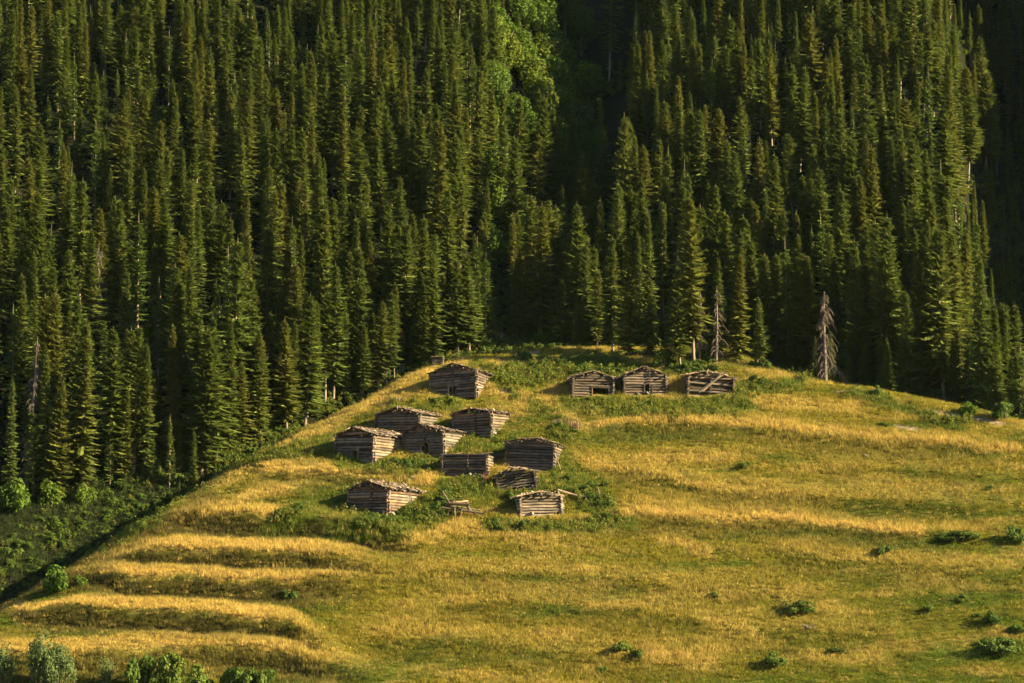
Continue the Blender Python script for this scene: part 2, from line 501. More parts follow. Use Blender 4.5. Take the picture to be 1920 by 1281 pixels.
# ------------------------------------------------------------------ the ground: one sheet to the horizon
def axis(parts):
    out = []
    for a, b, s in parts: out += list(np.arange(a, b, s))
    return np.array(out)
xs = axis([(-2400, -500, 100), (-500, -140, 20), (-140, -88, 3), (-88, 88, 0.42), (88, 150, 2.5), (150, 500, 20), (500, 2401, 100)])
ys = axis([(-2400, -440, 100), (-440, -120, 8), (-120, 24, 0.36), (24, 170, 1.6), (170, 400, 12), (400, 2401, 100)])
X, Y = np.meshgrid(xs, ys)
Z = H(X, Y)
nx, ny = len(xs), len(ys)
idx = np.arange(nx * ny).reshape(ny, nx)
F = np.stack([idx[:-1, :-1], idx[:-1, 1:], idx[1:, 1:], idx[1:, :-1]], -1).reshape(-1, 4)
V = np.stack([X, Y, Z], -1).reshape(-1, 3)
me = fast_mesh("terrain", V, F, [M_GROUND])
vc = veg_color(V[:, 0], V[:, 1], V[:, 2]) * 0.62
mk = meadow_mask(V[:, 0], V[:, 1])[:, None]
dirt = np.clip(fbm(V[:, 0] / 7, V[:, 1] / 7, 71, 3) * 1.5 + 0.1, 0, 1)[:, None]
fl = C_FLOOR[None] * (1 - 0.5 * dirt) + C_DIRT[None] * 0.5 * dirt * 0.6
fl = fl * 0.45  # forest floor darkened overall to stand in for shade under the trees
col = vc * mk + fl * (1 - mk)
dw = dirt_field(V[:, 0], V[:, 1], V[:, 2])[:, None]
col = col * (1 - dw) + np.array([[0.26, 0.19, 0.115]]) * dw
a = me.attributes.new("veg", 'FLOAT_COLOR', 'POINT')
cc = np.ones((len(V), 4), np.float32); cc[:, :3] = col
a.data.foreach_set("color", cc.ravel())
me.polygons.foreach_set("use_smooth", np.ones(len(F), bool))
terrain = link("terrain", me)
tag(terrain, kind='structure')

# ------------------------------------------------------------------ instanced ground cover (uncountable stuff)
def scatter(name, protos, P, scale, rotz, idx, tint, lean=None, label=None):
    n = len(P)
    me = bpy.data.meshes.new(name)
    me.vertices.add(n); me.vertices.foreach_set("co", np.asarray(P, np.float32).ravel())
    def attr(nm, typ, key, data):
        a = me.attributes.new(nm, typ, 'POINT')
        a.data.foreach_set(key, np.ascontiguousarray(data).ravel())
    attr("iscale", 'FLOAT_VECTOR', "vector", np.asarray(scale, np.float32))
    rot = np.zeros((n, 3), np.float32); rot[:, 2] = rotz
    if lean is not None: rot[:, :2] = lean
    attr("irot", 'FLOAT_VECTOR', "vector", rot)
    attr("iidx", 'INT', "value", np.asarray(idx, np.int32))
    c = np.ones((n, 4), np.float32); c[:, :3] = tint
    attr("tint", 'FLOAT_COLOR', "color", c)
    o = link(name, me)
    ng = bpy.data.node_groups.new(name + "_nodes", 'GeometryNodeTree')
    ng.interface.new_socket("Geometry", in_out='INPUT', socket_type='NodeSocketGeometry')
    ng.interface.new_socket("Geometry", in_out='OUTPUT', socket_type='NodeSocketGeometry')
    gi = ng.nodes.new("NodeGroupInput"); go = ng.nodes.new("NodeGroupOutput")
    iop = ng.nodes.new("GeometryNodeInstanceOnPoints")
    m2p = ng.nodes.new("GeometryNodeMeshToPoints")
    ng.links.new(gi.outputs[0], m2p.inputs[0])
    ng.links.new(m2p.outputs[0], iop.inputs["Points"])
    g2i = ng.nodes.new("GeometryNodeGeometryToInstance")
    for pr in reversed(protos):
        oi = ng.nodes.new("GeometryNodeObjectInfo")
        oi.inputs["Object"].default_value = pr
        oi.inputs["As Instance"].default_value = False
        g1 = ng.nodes.new("GeometryNodeGeometryToInstance")
        ng.links.new(oi.outputs["Geometry"], g1.inputs[0])
        ng.links.new(g1.outputs[0], g2i.inputs[0])
    # joined as separate instances so Pick Instance can choose
    ji = ng.nodes.new("GeometryNodeJoinGeometry")
    for l in list(g2i.inputs[0].links):
        src = l.from_socket
        ng.links.remove(l)
        ng.links.new(src, ji.inputs[0])
    ng.nodes.remove(g2i)
    ng.links.new(ji.outputs[0], iop.inputs["Instance"])
    iop.inputs["Pick Instance"].default_value = True
    def named(nm, typ):
        a = ng.nodes.new("GeometryNodeInputNamedAttribute")
        a.data_type = typ; a.inputs["Name"].default_value = nm
        return a.outputs[0]
    ng.links.new(named("iidx", 'INT'), iop.inputs["Instance Index"])
    e2r = ng.nodes.new("FunctionNodeEulerToRotation")
    ng.links.new(named("irot", 'FLOAT_VECTOR'), e2r.inputs[0])
    ng.links.new(e2r.outputs[0], iop.inputs["Rotation"])
    ng.links.new(named("iscale", 'FLOAT_VECTOR'), iop.inputs["Scale"])
    ng.links.new(iop.outputs[0], go.inputs[0])
    md = o.modifiers.new("cover", 'NODES'); md.node_group = ng
    tag(o, label, None, None, 'stuff')
    return o
def proto(name, me):
    return bpy.data.objects.new(name, me)      # never linked to the scene

def tuft_mesh(name, n, h0, h1, w, spread, bend, seed, mat=None):
    r = np.random.default_rng(seed)
    V, F = [], []
    for i in range(n):
        a = r.uniform(0, 2 * np.pi); rad = spread * math.sqrt(r.random())
        p = np.array([math.cos(a) * rad, math.sin(a) * rad, -0.05])
        h = r.uniform(h0, h1); fa = r.uniform(0, 2 * np.pi)
        wv = np.array([math.cos(fa), math.sin(fa), 0]) * w * 0.5 * r.uniform(0.6, 1.3)
        ba = r.uniform(0, 2 * np.pi); b = np.array([math.cos(ba), math.sin(ba), 0]) * bend * h * r.uniform(0.3, 1.1)
        m = p + np.array([0, 0, h * 0.55]) + b * 0.35
        t = p + np.array([0, 0, h * 0.95]) + b
        k = len(V)
        V += [p - wv, p + wv, m + wv * 0.8, m - wv * 0.8, t]
        F += [(k, k + 1, k + 2), (k, k + 2, k + 3), (k + 3, k + 2, k + 4)]
    return fast_mesh(name, V, F, [mat or M_GRASS])

def leaf_blob(n, rx, ry, rz, leaf, seed, zc=None, lobes=5, up=0.3):
    """leaf quads through the volume of a few overlapping lobes"""
    r = np.random.default_rng(seed)
    cs = []
    for i in range(lobes):
        a = r.uniform(0, 2 * np.pi); q = math.sqrt(r.random()) * 0.65
        cs.append((math.cos(a) * q * rx, math.sin(a) * q * ry, r.uniform(0.2, 0.85) * rz, r.uniform(0.3, 0.55) * (1.0 if lobes < 12 else 0.72)))
    k = r.integers(0, lobes, n)
    d = r.normal(size=(n, 3)); d /= np.linalg.norm(d, axis=1, keepdims=True)
    rad = r.uniform(0.55, 1.0, n) ** 0.6
    C = np.array(cs)
    P = C[k, :3] + d * rad[:, None] * C[k, 3][:, None] * np.array([rx, ry, rz * 0.8])
    P[:, 2] = np.maximum(P[:, 2], 0.02)
    nrm = d + r.normal(size=(n, 3)) * 0.6 + np.array([0, 0, up]); nrm /= np.linalg.norm(nrm, axis=1, keepdims=True)
    t1 = np.cross(nrm, r.normal(size=(n, 3))); t1 /= np.linalg.norm(t1, axis=1, keepdims=True)
    t2 = np.cross(nrm, t1)
    s = leaf * r.uniform(0.6, 1.3, n)[:, None]
    V = np.stack([P - t1 * s, P + t2 * s * 0.55, P + t1 * s, P - t2 * s * 0.55], 1).reshape(-1, 3)
    F = np.arange(4 * n).reshape(-1, 4)
    return V, F

# ------------------------------------------------------------------ conifers
def cyl(pts, rad, sides=7):
    V, F = [], []
    for i, (p, r_) in enumerate(zip(pts, rad)):
        for k in range(sides):
            a = 2 * math.pi * k / sides
            V.append((p[0] + math.cos(a) * r_, p[1] + math.sin(a) * r_, p[2]))
    for i in range(len(pts) - 1):
        for k in range(sides):
            a, b = i * sides + k, i * sides + (k + 1) % sides
            F.append((a, b, b + sides, a + sides))
    return V, F
def conifer(seed, h=20.0, rmax=2.4, z0=0.12, gap=0.40, power=0.72, droop=0.35, dens=1.05, ragged=0.25, leader=0.9, spray=0.38, mat=None, lean=0.0):
    r = np.random.default_rng(seed)
    V, F = [], []
    def trunk_at(z): return np.array([lean * math.sin(z / h * 2.3) * h * 0.03, lean * math.cos(z / h * 1.7 + 1) * h * 0.02, z])
    z = h * z0
    side = [float(np.clip(1 + ragged * r.normal(), 0.6, 1.25)) for _ in range(8)]
    while z < h - leader:
        t = (z - h * z0) / (h - h * z0)
        env = rmax * ((1 - t) ** power) * min(1.0, 0.45 + 3.0 * t) + 0.12
        nb = int(round((6.5 + 3 * r.random()) * dens))
        a0 = r.uniform(0, 2 * np.pi)
        for b in range(nb):
            a = a0 + 2 * np.pi * (b + r.uniform(-0.3, 0.3)) / nb
            L = env * r.uniform(0.45, 1.12) * side[int(a / (2 * np.pi) * 8) % 8]
            if r.random() < ragged * 0.45: L *= 0.45
            if L < 0.1: continue
            d = np.array([math.cos(a), math.sin(a), 0]); s = np.array([-math.sin(a), math.cos(a), 0])
            slope = 0.28 * t - droop * (1 - t) + r.normal() * 0.15
            o = trunk_at(z + r.uniform(-0.38, 0.38))
            ns = max(2, min(5, int(L / 0.5)))
            W = min(0.30, 0.12 + 0.085 * L) * r.uniform(0.7, 1.3) * (spray / 0.38)
            sag = r.uniform(0.35, 0.8)
            up = np.array([0, 0, 1.0])
            tw = r.normal() * 0.12
            pts_ = []
            for i in range(ns + 1):
                q = 0.12 + 0.88 * i / ns
                p = o + d * L * q + up * L * (slope * q + 0.08 * q * q * q)
                w = W * (math.sin(math.pi * (0.15 + 0.80 * q)) ** 0.7) if i < ns else 0.03
                pts_.append((p, w, q))
            for i in range(ns):
                (p, w, q), (p2, w2, q2) = pts_[i], pts_[i + 1]
                for sg in (-1, 1):
                    e1 = p + s * sg * w + up * (-w * (sag + sg * tw)); e2 = p2 + s * sg * w2 + up * (-w2 * (sag + sg * tw))
                    k = len(V); V += [p, p2, e2, e1]
                    F += [(k, k + 1, k + 2), (k, k + 2, k + 3)]
                    # ragged twig tips along both edges
                    for rr in range(3):
                        f = r.random(); b0 = e1 + (e2 - e1) * f
                        ln = (0.18 + 0.35 * W) * r.uniform(0.6, 1.8)
                        tip = b0 + (d * r.uniform(0.3, 1.0) + s * sg * r.uniform(0.5, 1.1)) * ln + up * (-0.25 * ln + r.normal() * 0.05)
                        wd_ = d * ln * 0.42
                        k = len(V); V += [b0 - wd_, b0 + wd_, tip]; F.append((k, k + 1, k + 2))
            pe_ = pts_[-1][0]
            k = len(V); V += [pe_ - s * 0.10 - d * 0.15, pe_ + s * 0.10 - d * 0.15, pe_ + d * 0.30 + up * 0.14]; F.append((k, k + 1, k + 2))
        z += gap * (0.55 + 0.6 * (1 - t)) * r.uniform(0.8, 1.2)
    # leader with short whorls
    k0 = trunk_at(h - leader)
    for zz in np.arange(h - leader, h, 0.22):
        q = (h - zz) / leader
        for b in range(4):
            a = r.uniform(0, 2 * np.pi); d = np.array([math.cos(a), math.sin(a), 0.35])
            p = np.array([k0[0], k0[1], zz]); L = 0.08 + 0.30 * q; s = np.array([-math.sin(a), math.cos(a), 0]) * 0.05
            k = len(V); V += [p - s, p + s, p + d * L]; F.append((k, k + 1, k + 2))
    k = len(V); V += [k0 + np.array([0.07, 0, 0]), k0 + np.array([-0.05, 0.05, 0]), np.array([k0[0], k0[1], h])]; F.append((k, k + 1, k + 2))
    crown = fast_mesh("crown", V, F, [mat or M_NEEDLE])
    zs = [-1.2, 0.3, h * 0.2, h * 0.4, h * 0.6, h * 0.8, h - 0.4]
    rb = h * 0.0095 + 0.03
    TV, TF = cyl([trunk_at(q) for q in zs], [rb * 1.4, rb * 1.05, rb * 0.85, rb * 0.66, rb * 0.46, rb * 0.26, 0.02])
    trunk = fast_mesh("trunk", TV, TF, [M_BARK])
    return crown, trunk
PROTO = {}
PROTO['A'] = [conifer(100 + i, 20, 2.75 + 0.3 * (i % 3), 0.07 + 0.05 * (i % 3), ragged=0.26 + 0.07 * (i % 3), power=0.78 + 0.06 * (i % 4), lean=0.6) for i in range(6)]
PROTO['B'] = [conifer(200 + i, 16, 2.4 + 0.2 * i, 0.04, power=0.95, droop=0.25, dens=1.15, ragged=0.18) for i in range(4)]
PROTO['C'] = [conifer(300 + i, 9, 1.25 + 0.15 * i, 0.03, gap=0.42, power=0.95, droop=0.1, ragged=0.15, leader=1.4, spray=0.22, mat=M_YOUNG) for i in range(4)]
PROTO['D'] = [conifer(400 + i, 22, 2.3 + 0.3 * i, 0.25, power=0.55, ragged=0.45, dens=0.85, droop=0.45, lean=1.0) for i in range(3)]
PROTO['S'] = [conifer(500 + i, 14, 1.35 + 0.2 * i, 0.10, gap=0.5, power=0.9, droop=0.2, ragged=0.3, leader=1.9, spray=0.22, dens=0.85, mat=M_YOUNG) for i in range(3)]
PROTO['E'] = [conifer(600 + i, 22, 2.45 + 0.25 * (i % 3), 0.008, power=0.85, droop=0.5, ragged=0.2, dens=1.1) for i in range(4)]
PH = {'E': 22, 'A': 20, 'B': 16, 'C': 9, 'D': 22, 'S': 14}

def ground_z(x, y): return float(H(np.array([x]), np.array([y]))[0])
def solve_tip(u, v, h):
    """stand a tree of height h in the forest so that its top shows at (u, v)"""
    ys_ = np.arange(-45, 175, 0.5)
    z = np.zeros_like(ys_)
    for _ in range(3):
        d = (ys_ - CAM[1]) * CP - (z - CAM[2]) * SP
        x = (u - 960) / FPX * d
        z = H(x, ys_)
    ok = mountain(x, ys_) - knoll_base(x, ys_) > 0.3
    _, vt, d2 = proj(x, ys_, z + h)
    e = np.abs(vt - v) + 1e6 * (~ok)
    i = int(np.argmin(e))
    hh = h
    if e[i] > 6: hh = min(h * 1.1, max(4.0, h - (v - vt[i]) * d2[i] / FPX))
    return x[i], ys_[i], z[i], hh

TIPS = [ # (u, v) of treetops read off the photo
 (54,5),(78,28),(107,18),(155,3),(168,22),(192,-4),(220,5),(252,8),(278,10),(318,18),(352,0),(410,-5),(444,12),(470,25),(472,70),(375,62),(337,75),(32,82),(122,82),(139,95),(193,107),(172,132),(263,120),(284,135),(305,102),(325,78),(455,92),(438,128),(386,112),(27,160),(3,158),(55,138),(115,120),(224,175),(273,158),(240,160),(370,165),(356,148),(390,182),(178,222),(193,245),(228,262),(256,240),(301,225),(358,268),(398,220),(430,160),(451,235),(463,185),(77,222),(108,220),(148,195),(49,290),(128,298),(302,290),(389,298),(0,265),(4,14),(20,60),
 (543,58),(484,105),(508,135),(568,75),(599,35),(622,50),(656,38),(674,68),(700,75),(646,105),(704,0),(726,40),(720,82),(770,20),(812,0),(820,60),(848,40),(864,25),(900,0),(734,125),(757,120),(785,112),(800,122),(847,103),(582,112),(520,160),(606,128),(640,155),(580,165),(713,145),(678,192),(704,175),(733,198),(765,215),(790,205),(820,190),(850,180),(880,200),(866,230),(904,215),(490,220),(515,235),(543,230),(567,235),(640,210),(662,235),(714,245),(757,225),(800,270),(823,240),(855,245),(895,262),(504,20),(560,10),(640,5),(680,8),(745,5),(925,30),(912,150),(922,185),
 (1145,8),(1163,18),(1219,70),(1250,75),(1215,0),(1240,-4),(1270,8),(1300,0),(1335,38),(1312,78),(1300,92),(1332,108),(1373,25),(1417,0),(1385,50),(1366,82),(1408,105),(1425,72),(1190,118),(1180,220),(1225,220),(1242,185),(1265,195),(1252,265),(1208,270),(1295,203),(1319,200),(1340,202),(1392,228),(1364,258),(1422,255),(1289,298),(1395,178),(1268,155),(1376,275),
 (1460,12),(1520,22),(1545,0),(1570,-2),(1600,0),(1628,8),(1650,2),(1680,35),(1650,38),(1690,18),(1710,25),(1732,52),(1750,32),(1790,60),(1777,95),(1820,50),(1838,20),(1842,65),(1868,72),(1885,2),(1815,118),(1550,105),(1448,75),(1490,78),(1595,50),(1648,118),(1720,145),(1690,180),(1530,185),(1547,187),(1485,180),(1580,202),(1615,205),(1655,208),(1675,225),(1700,222),(1712,252),(1770,198),(1790,202),(1815,160),(1850,130),(1600,252),(1640,265),(1577,282),(1722,250),(1520,265),(1452,282),(1500,120),(1560,150),(1620,150),(1745,120),(1860,30),
 (8,375),(40,405),(75,398),(92,412),(118,460),(163,424),(226,367),(257,392),(210,362),(188,385),(280,345),(298,375),(330,430),(357,415),(352,335),(395,345),(412,370),(460,355),(459,430),(428,458),(33,508),(227,502),(296,515),(316,492),(337,520),(140,543),(80,550),(105,540),(163,590),(24,565),(404,590),(379,612),(252,610),(210,605),(470,520),(15,330),(60,350),(150,330),
 (500,350),(520,335),(573,335),(590,322),(545,400),(499,420),(530,458),(608,445),(573,545),(612,545),(672,455),(683,370),(660,375),(730,380),(750,350),(760,410),(772,395),(798,400),(842,350),(860,335),(815,465),(723,545),(709,562),(792,525),(858,485),(879,478),(896,440),(911,468),(795,545),(740,598),(690,325),(640,330),(620,370),
 (1186,395),(1202,387),(1245,372),(1280,335),(1290,378),(1300,385),(1322,380),(1330,415),(1362,392),(1373,400),(1400,400),(1416,440),(1391,430),(1432,350),(1415,380),(1340,342),(1157,352),(1250,325),(1210,330),(1380,320),
 (1462,385),(1517,330),(1547,395),(1499,325),(1479,440),(1600,323),(1618,325),(1655,480),(1680,475),(1690,378),(1708,370),(1722,425),(1752,370),(1773,372),(1729,475),(1750,430),(1780,330),(1828,390),(1624,420),(1650,410),(1570,350),(1540,310),(1740,300),(1765,295),(1800,345),(1810,420),(1560,430),(1440,470),(1520,470),(1700,540),
]
# forest-edge and young trees: (u, v top, v foot, proto)
EDGE = [
 (625,630,748,'C'),(506,663,772,'C'),(536,713,812,'C'),(549,730,806,'C'),(405,787,852,'B'),(487,735,822,'C'),(577,690,782,'C'),
 (1053,578,656,'C'),(1118,558,642,'C'),(1250,540,688,'B'),(1300,537,684,'C'),(922,508,622,'B'),(1178,450,668,'B'),(1128,368,585,'A'),(1217,388,668,'A'),(1199,430,650,'A'),
 (1665,570,716,'C'),(1684,600,724,'B'),(1486,630,702,'C'),(1896,605,772,'C'),(1745,440,748,'A'),(1630,462,722,'B'),(1595,462,704,'A'),(1797,492,752,'B'),(1838,470,782,'A'),(1872,560,786,'B'),(1860,620,790,'C'),
 (896,590,662,'C'),(1455,470,688,'B'),(1385,470,676,'A'),(1520,500,692,'A'),(1912,640,800,'C'),(1718,520,742,'A'),(1770,600,755,'C'),(1420,540,690,'A'),(1345,480,672,'A'),
 (62,755,932,'C'),(20,700,945,'B'),(112,800,935,'C'),(152,590,918,'A'),(206,760,912,'B'),(236,800,902,'C'),(287,765,886,'B'),(330,782,868,'C'),(85,640,930,'A'),(270,640,890,'A'),(320,600,870,'A'),
 (452,745,838,'C'),(370,700,858,'C'),(430,590,845,'A'),(590,560,780,'A'),(650,560,742,'A'),(700,570,715,'A'),(740,598,692,'C'),(770,560,690,'B'),(545,600,800,'A'),(480,610,830,'A'),(380,615,862,'B'),
 (1003,453,612,'S'),(1030,455,608,'S'),(1051,347,560,'S'),(1005,362,570,'S'),(987,366,560,'S'),(1024,368,565,'S'),(1082,385,575,'S'),(1046,460,600,'S'),(1068,455,605,'S'),(1100,455,615,'S'),(970,548,640,'C'),(1012,520,640,'C'),
 (830,525,650,'S'),(817,508,640,'S'),(840,575,660,'C'),(1080,520,640,'C'),(1150,560,662,'C'),(1275,600,690,'C'),(790,600,680,'C'),(870,560,655,'C'),(960,470,600,'S'),(1095,560,650,'C'),
 (973,195,360,'S'),(968,300,420,'S'),(948,250,400,'S'),(1131,250,400,'S'),
]
trees = []            # (x, y, z, h, type)
for (u, v) in TIPS:
    low = sstep(0, 600, v)
    h = float(rng.uniform(11.0, 15.5) + 3.5 * low)
    ty = rng.choice(['A', 'B', 'D', 'S'], p=[0.58, 0.20, 0.12, 0.10])
    if 880 < u < 1145: ty = 'S'; h = 12.0
    x, y, z, h = solve_tip(u, v, h)
    trees.append([x, y, z, h, ty, u, v])
pe = hit([e[0] for e in EDGE], [e[2] for e in EDGE])
for (u, vt, vb, ty), p in zip(EDGE, pe):
    if (u > 1560 and ty != 'C' and vb > 700) or u > 1780:      # these stand in the dip behind the crest
        k = ray(np.array(float(u)), np.array(float(vb)))
        q = p + k * (7.0 if u < 1780 else 10.0) / float(np.hypot(k[0], k[1]))
        p = np.array([q[0], q[1], float(H(q[:1], q[1:2])[0])])
    d = proj(*p)[2]
    h = min(25.0, max(4.0, (float(proj(*p)[1]) - vt) * d / FPX))
    trees.append([p[0], p[1], p[2], h, 'E' if ty == 'A' or (ty == 'B' and h > 15) else ty, u, vt])
def fill_trees(n_try, spacing):
    pts = [(t[0], t[1]) for t in trees]
    out = []
    arr = np.array(pts)
    xs_ = rng.uniform(-95, 150, n_try); ys_ = rng.uniform(-40, 200, n_try)
    zs_ = H(xs_, ys_); ms = mountain(xs_, ys_) - knoll_base(xs_, ys_)
    U, VV, D = proj(xs_, ys_, zs_)
    for x, y, z, m, u, v, d in zip(xs_, ys_, zs_, ms, U, VV, D):
        if m < 1.5 or abs(x) > 0.168 * d + 6 and x < 0: continue
        if x > 0.168 * d + 8: continue
        gully = abs(x - (4 + 0.09 * (y - 15))) < 8 and y > 14
        if gully and v < 640: continue
        if u < 330 and v > 925 + 0.03 * u: continue                 # open bank below the forest
        if 925 < u < 1010 and v > 560: continue
        xr = 57 + 0.14 * min(max(y - 20, -10), 65) - 0.25 * max(y - 85, 0)
        right_gully = x > xr + 1 and y > 0
        if (925 < u < 1125 and v > 120) or (895 < u < 960 and 120 < v < 480): continue
        if x > xr + 11 and y < 85: continue
        if abs(u - 48) < 42 and v > 850: continue
        if u > 1925 and y < 25: continue
        sp = spacing * (0.8 if right_gully else 0.8 if y > 55 else 1.0)
        if len(arr) and np.min((arr[:, 0] - x) ** 2 + (arr[:, 1] - y) ** 2) < sp * sp: continue
        h = rng.uniform(6, 10) if right_gully else rng.uniform(8.5, 14.5)
        vt = v - h * FPX / d
        if vt < -260: continue
        arr = np.vstack([arr, (x, y)])
        out.append([x, y, z, h, rng.choice(['E', 'B', 'E', 'C']) if m < 11 else rng.choice(['A', 'A', 'A', 'B', 'D']), u, vt])
    return out
fill = fill_trees(44000, 2.85)
def fill_young(n_try, spacing):
    xs_ = rng.uniform(-80, 100, n_try); ys_ = rng.uniform(-60, 40, n_try)
    zs_ = H(xs_, ys_); ms = mountain(xs_, ys_) - knoll_base(xs_, ys_)
    U, VV, D = proj(xs_, ys_, zs_)
    out, arr = [], np.array([(t[0], t[1]) for t in trees])
    for x, y, z, m, u, v, d in zip(xs_, ys_, zs_, ms, U, VV, D):
        if not ((-4.0 if u > 1080 else 0.6) < m < 13) or u < -60 or u > 2100 or (u < 330 and v > 925 + 0.03 * u) or (895 < u < 960): continue
        if np.min((arr[:, 0] - x) ** 2 + (arr[:, 1] - y) ** 2) < spacing ** 2: continue
        arr = np.vstack([arr, (x, y)])
        h = rng.uniform(2.2, 5.0) + 0.35 * m * rng.random()
        out.append([x, y, z, h, rng.choice(['C', 'C', 'B']), u, v - h * FPX / d])
    return out
def fill_gully(n_try, spacing):
    xs_ = rng.uniform(-8, 24, n_try); ys_ = rng.uniform(8, 110, n_try)
    zs_ = H(xs_, ys_); ms = mountain(xs_, ys_) - knoll_base(xs_, ys_)
    U, VV, D = proj(xs_, ys_, zs_)
    out, arr = [], np.array([(t[0], t[1]) for t in trees + fill])
    for x, y, z, m, u, v, d in zip(xs_, ys_, zs_, ms, U, VV, D):
        if m < 1.5 or v < 360 or not (925 < u < 1135) or (v > 575 and 905 < u < 955): continue
        if np.min((arr[:, 0] - x) ** 2 + (arr[:, 1] - y) ** 2) < spacing ** 2 * (1 if v > 380 else 2.2): continue
        arr = np.vstack([arr, (x, y)])
        h = rng.uniform(5.5, 10.5)
        out.append([x, y, z, h, rng.choice(['S', 'C', 'S']), u, v - h * FPX / d])
    return out
fill += fill_gully(5000, 3.5)
young = fill_young(9000, 1.9)
print("fill", len(fill), len(young))

# how large each shows: the lower it stands in the picture and the closer, the larger
def vis_key(t):
    d = proj(t[0], t[1], t[2])[2]
    u, vt = t[5], t[6]
    inside = -20 < u < 1940 and vt > -60
    return (1 if inside else 0, t[3] / d)
for t in trees: t.append(1.0)
for t in fill + young: t.append(0.72)
alive = sorted(trees + fill + young, key=lambda t: (vis_key(t)[0], vis_key(t)[1] * t[7]), reverse=True)
IND = alive[:296]
REST = alive[296:]
NUM = {}
ones = "zero one two three four five six seven eight nine ten eleven twelve thirteen fourteen fifteen sixteen seventeen eighteen nineteen".split()
tens = "x x twenty thirty forty fifty sixty seventy eighty ninety".split()
def word(n):
    n = int(max(0, min(99, n)))
    return ones[n] if n < 20 else tens[n // 10] + ("-" + ones[n % 10] if n % 10 else "")
SHAPE = {'E': "tall full-skirted fir", 'A': "slender dark fir", 'B': "broad full fir", 'C': "small young spruce", 'D': "ragged bare-stemmed fir", 'S': "thin spire-topped spruce"}
used = {}
protos_obj = {}
def place_tree(t, i):
    x, y, z, h, ty, u, vt = t[:7]
    k = (i * 7 + int(abs(x) * 3)) % len(PROTO[ty])
    crown, trunk = PROTO[ty][k]
    s = h / PH[ty]
    wd = s * float(rng.uniform(0.82, 1.2))
    root = empty("spruce_tree" if ty in 'CS' else "fir_tree", (x, y, z), (R(float(rng.normal() * 1.0)), R(float(rng.normal() * 1.0)), float(rng.uniform(0, 6.28))), (wd, wd, s))
    if (ty, k) not in protos_obj:
        c, tr = link("crown", crown), link("trunk", trunk)
        protos_obj[(ty, k)] = (c, tr)
    else:
        c0, t0 = protos_obj[(ty, k)]
        c, tr = c0.copy(), t0.copy()
        COL.objects.link(c); COL.objects.link(tr)
    c.parent = root; tr.parent = root
    uu, vv, _ = proj(x, y, z + h)
    a, b = int(round(uu / 19.2)), int(round(vv / 12.81))
    if vv < 6: lab = f"{SHAPE[ty]} cut by the top edge of the photo, {word(a)} percent across"
    else: lab = f"{SHAPE[ty]} with its tip {word(a)} percent across and {word(b)} percent down the photo"
    if lab in used:
        lab = lab.replace(SHAPE[ty], "second " + SHAPE[ty])
    used[lab] = 1
    tag(root, lab, "conifer tree", "conifers of the mountain forest")
for i, t in enumerate(IND): place_tree(t, i)

# the remaining conifers of the mass, higher up and behind: one object
fp, fi = [], {}
for ty in 'ABDSCE':
    for k, (c, tr) in enumerate(PROTO[ty]):
        me = c.copy(); me.name = "forest_tree"
        nc = len(c.vertices)
        co = np.zeros(nc * 3, np.float32); c.vertices.foreach_get("co", co)
        li = np.zeros(len(c.loops), np.int32); c.loops.foreach_get("vertex_index", li)
        ct = np.zeros(len(tr.vertices) * 3, np.float32); tr.vertices.foreach_get("co", ct)
        lt = np.zeros(len(tr.loops), np.int32); tr.loops.foreach_get("vertex_index", lt)
        lt = lt.reshape(-1, 4)
        lt3 = np.concatenate([lt[:, [0, 1, 2]], lt[:, [0, 2, 3]]]) + nc
        F3 = np.concatenate([li.reshape(-1, 3), lt3])
        bpy.data.meshes.remove(me)
        me = fast_mesh("forest_tree", np.concatenate([co.reshape(-1, 3), ct.reshape(-1, 3)]), F3, [c.materials[0], M_BARK],
                       np.concatenate([np.zeros(len(li) // 3), np.ones(len(lt3))]))
        fi[(ty, k)] = len(fp)
        fp.append(proto("forest_tree", me))
P, S, I = [], [], []
for t in REST:
    ty = t[4]; k = int(rng.integers(0, len(PROTO[ty])))
    s = t[3] / PH[ty]
    P.append(t[:3]); S.append((s * rng.uniform(0.85, 1.1), s * rng.uniform(0.85, 1.1), s)); I.append(fi[(ty, k)])
scatter("conifer_forest", fp, P, S, rng.uniform(0, 6.28, len(P)), I, np.ones((len(P), 3)))
print("trees", len(IND), "mass", len(REST))

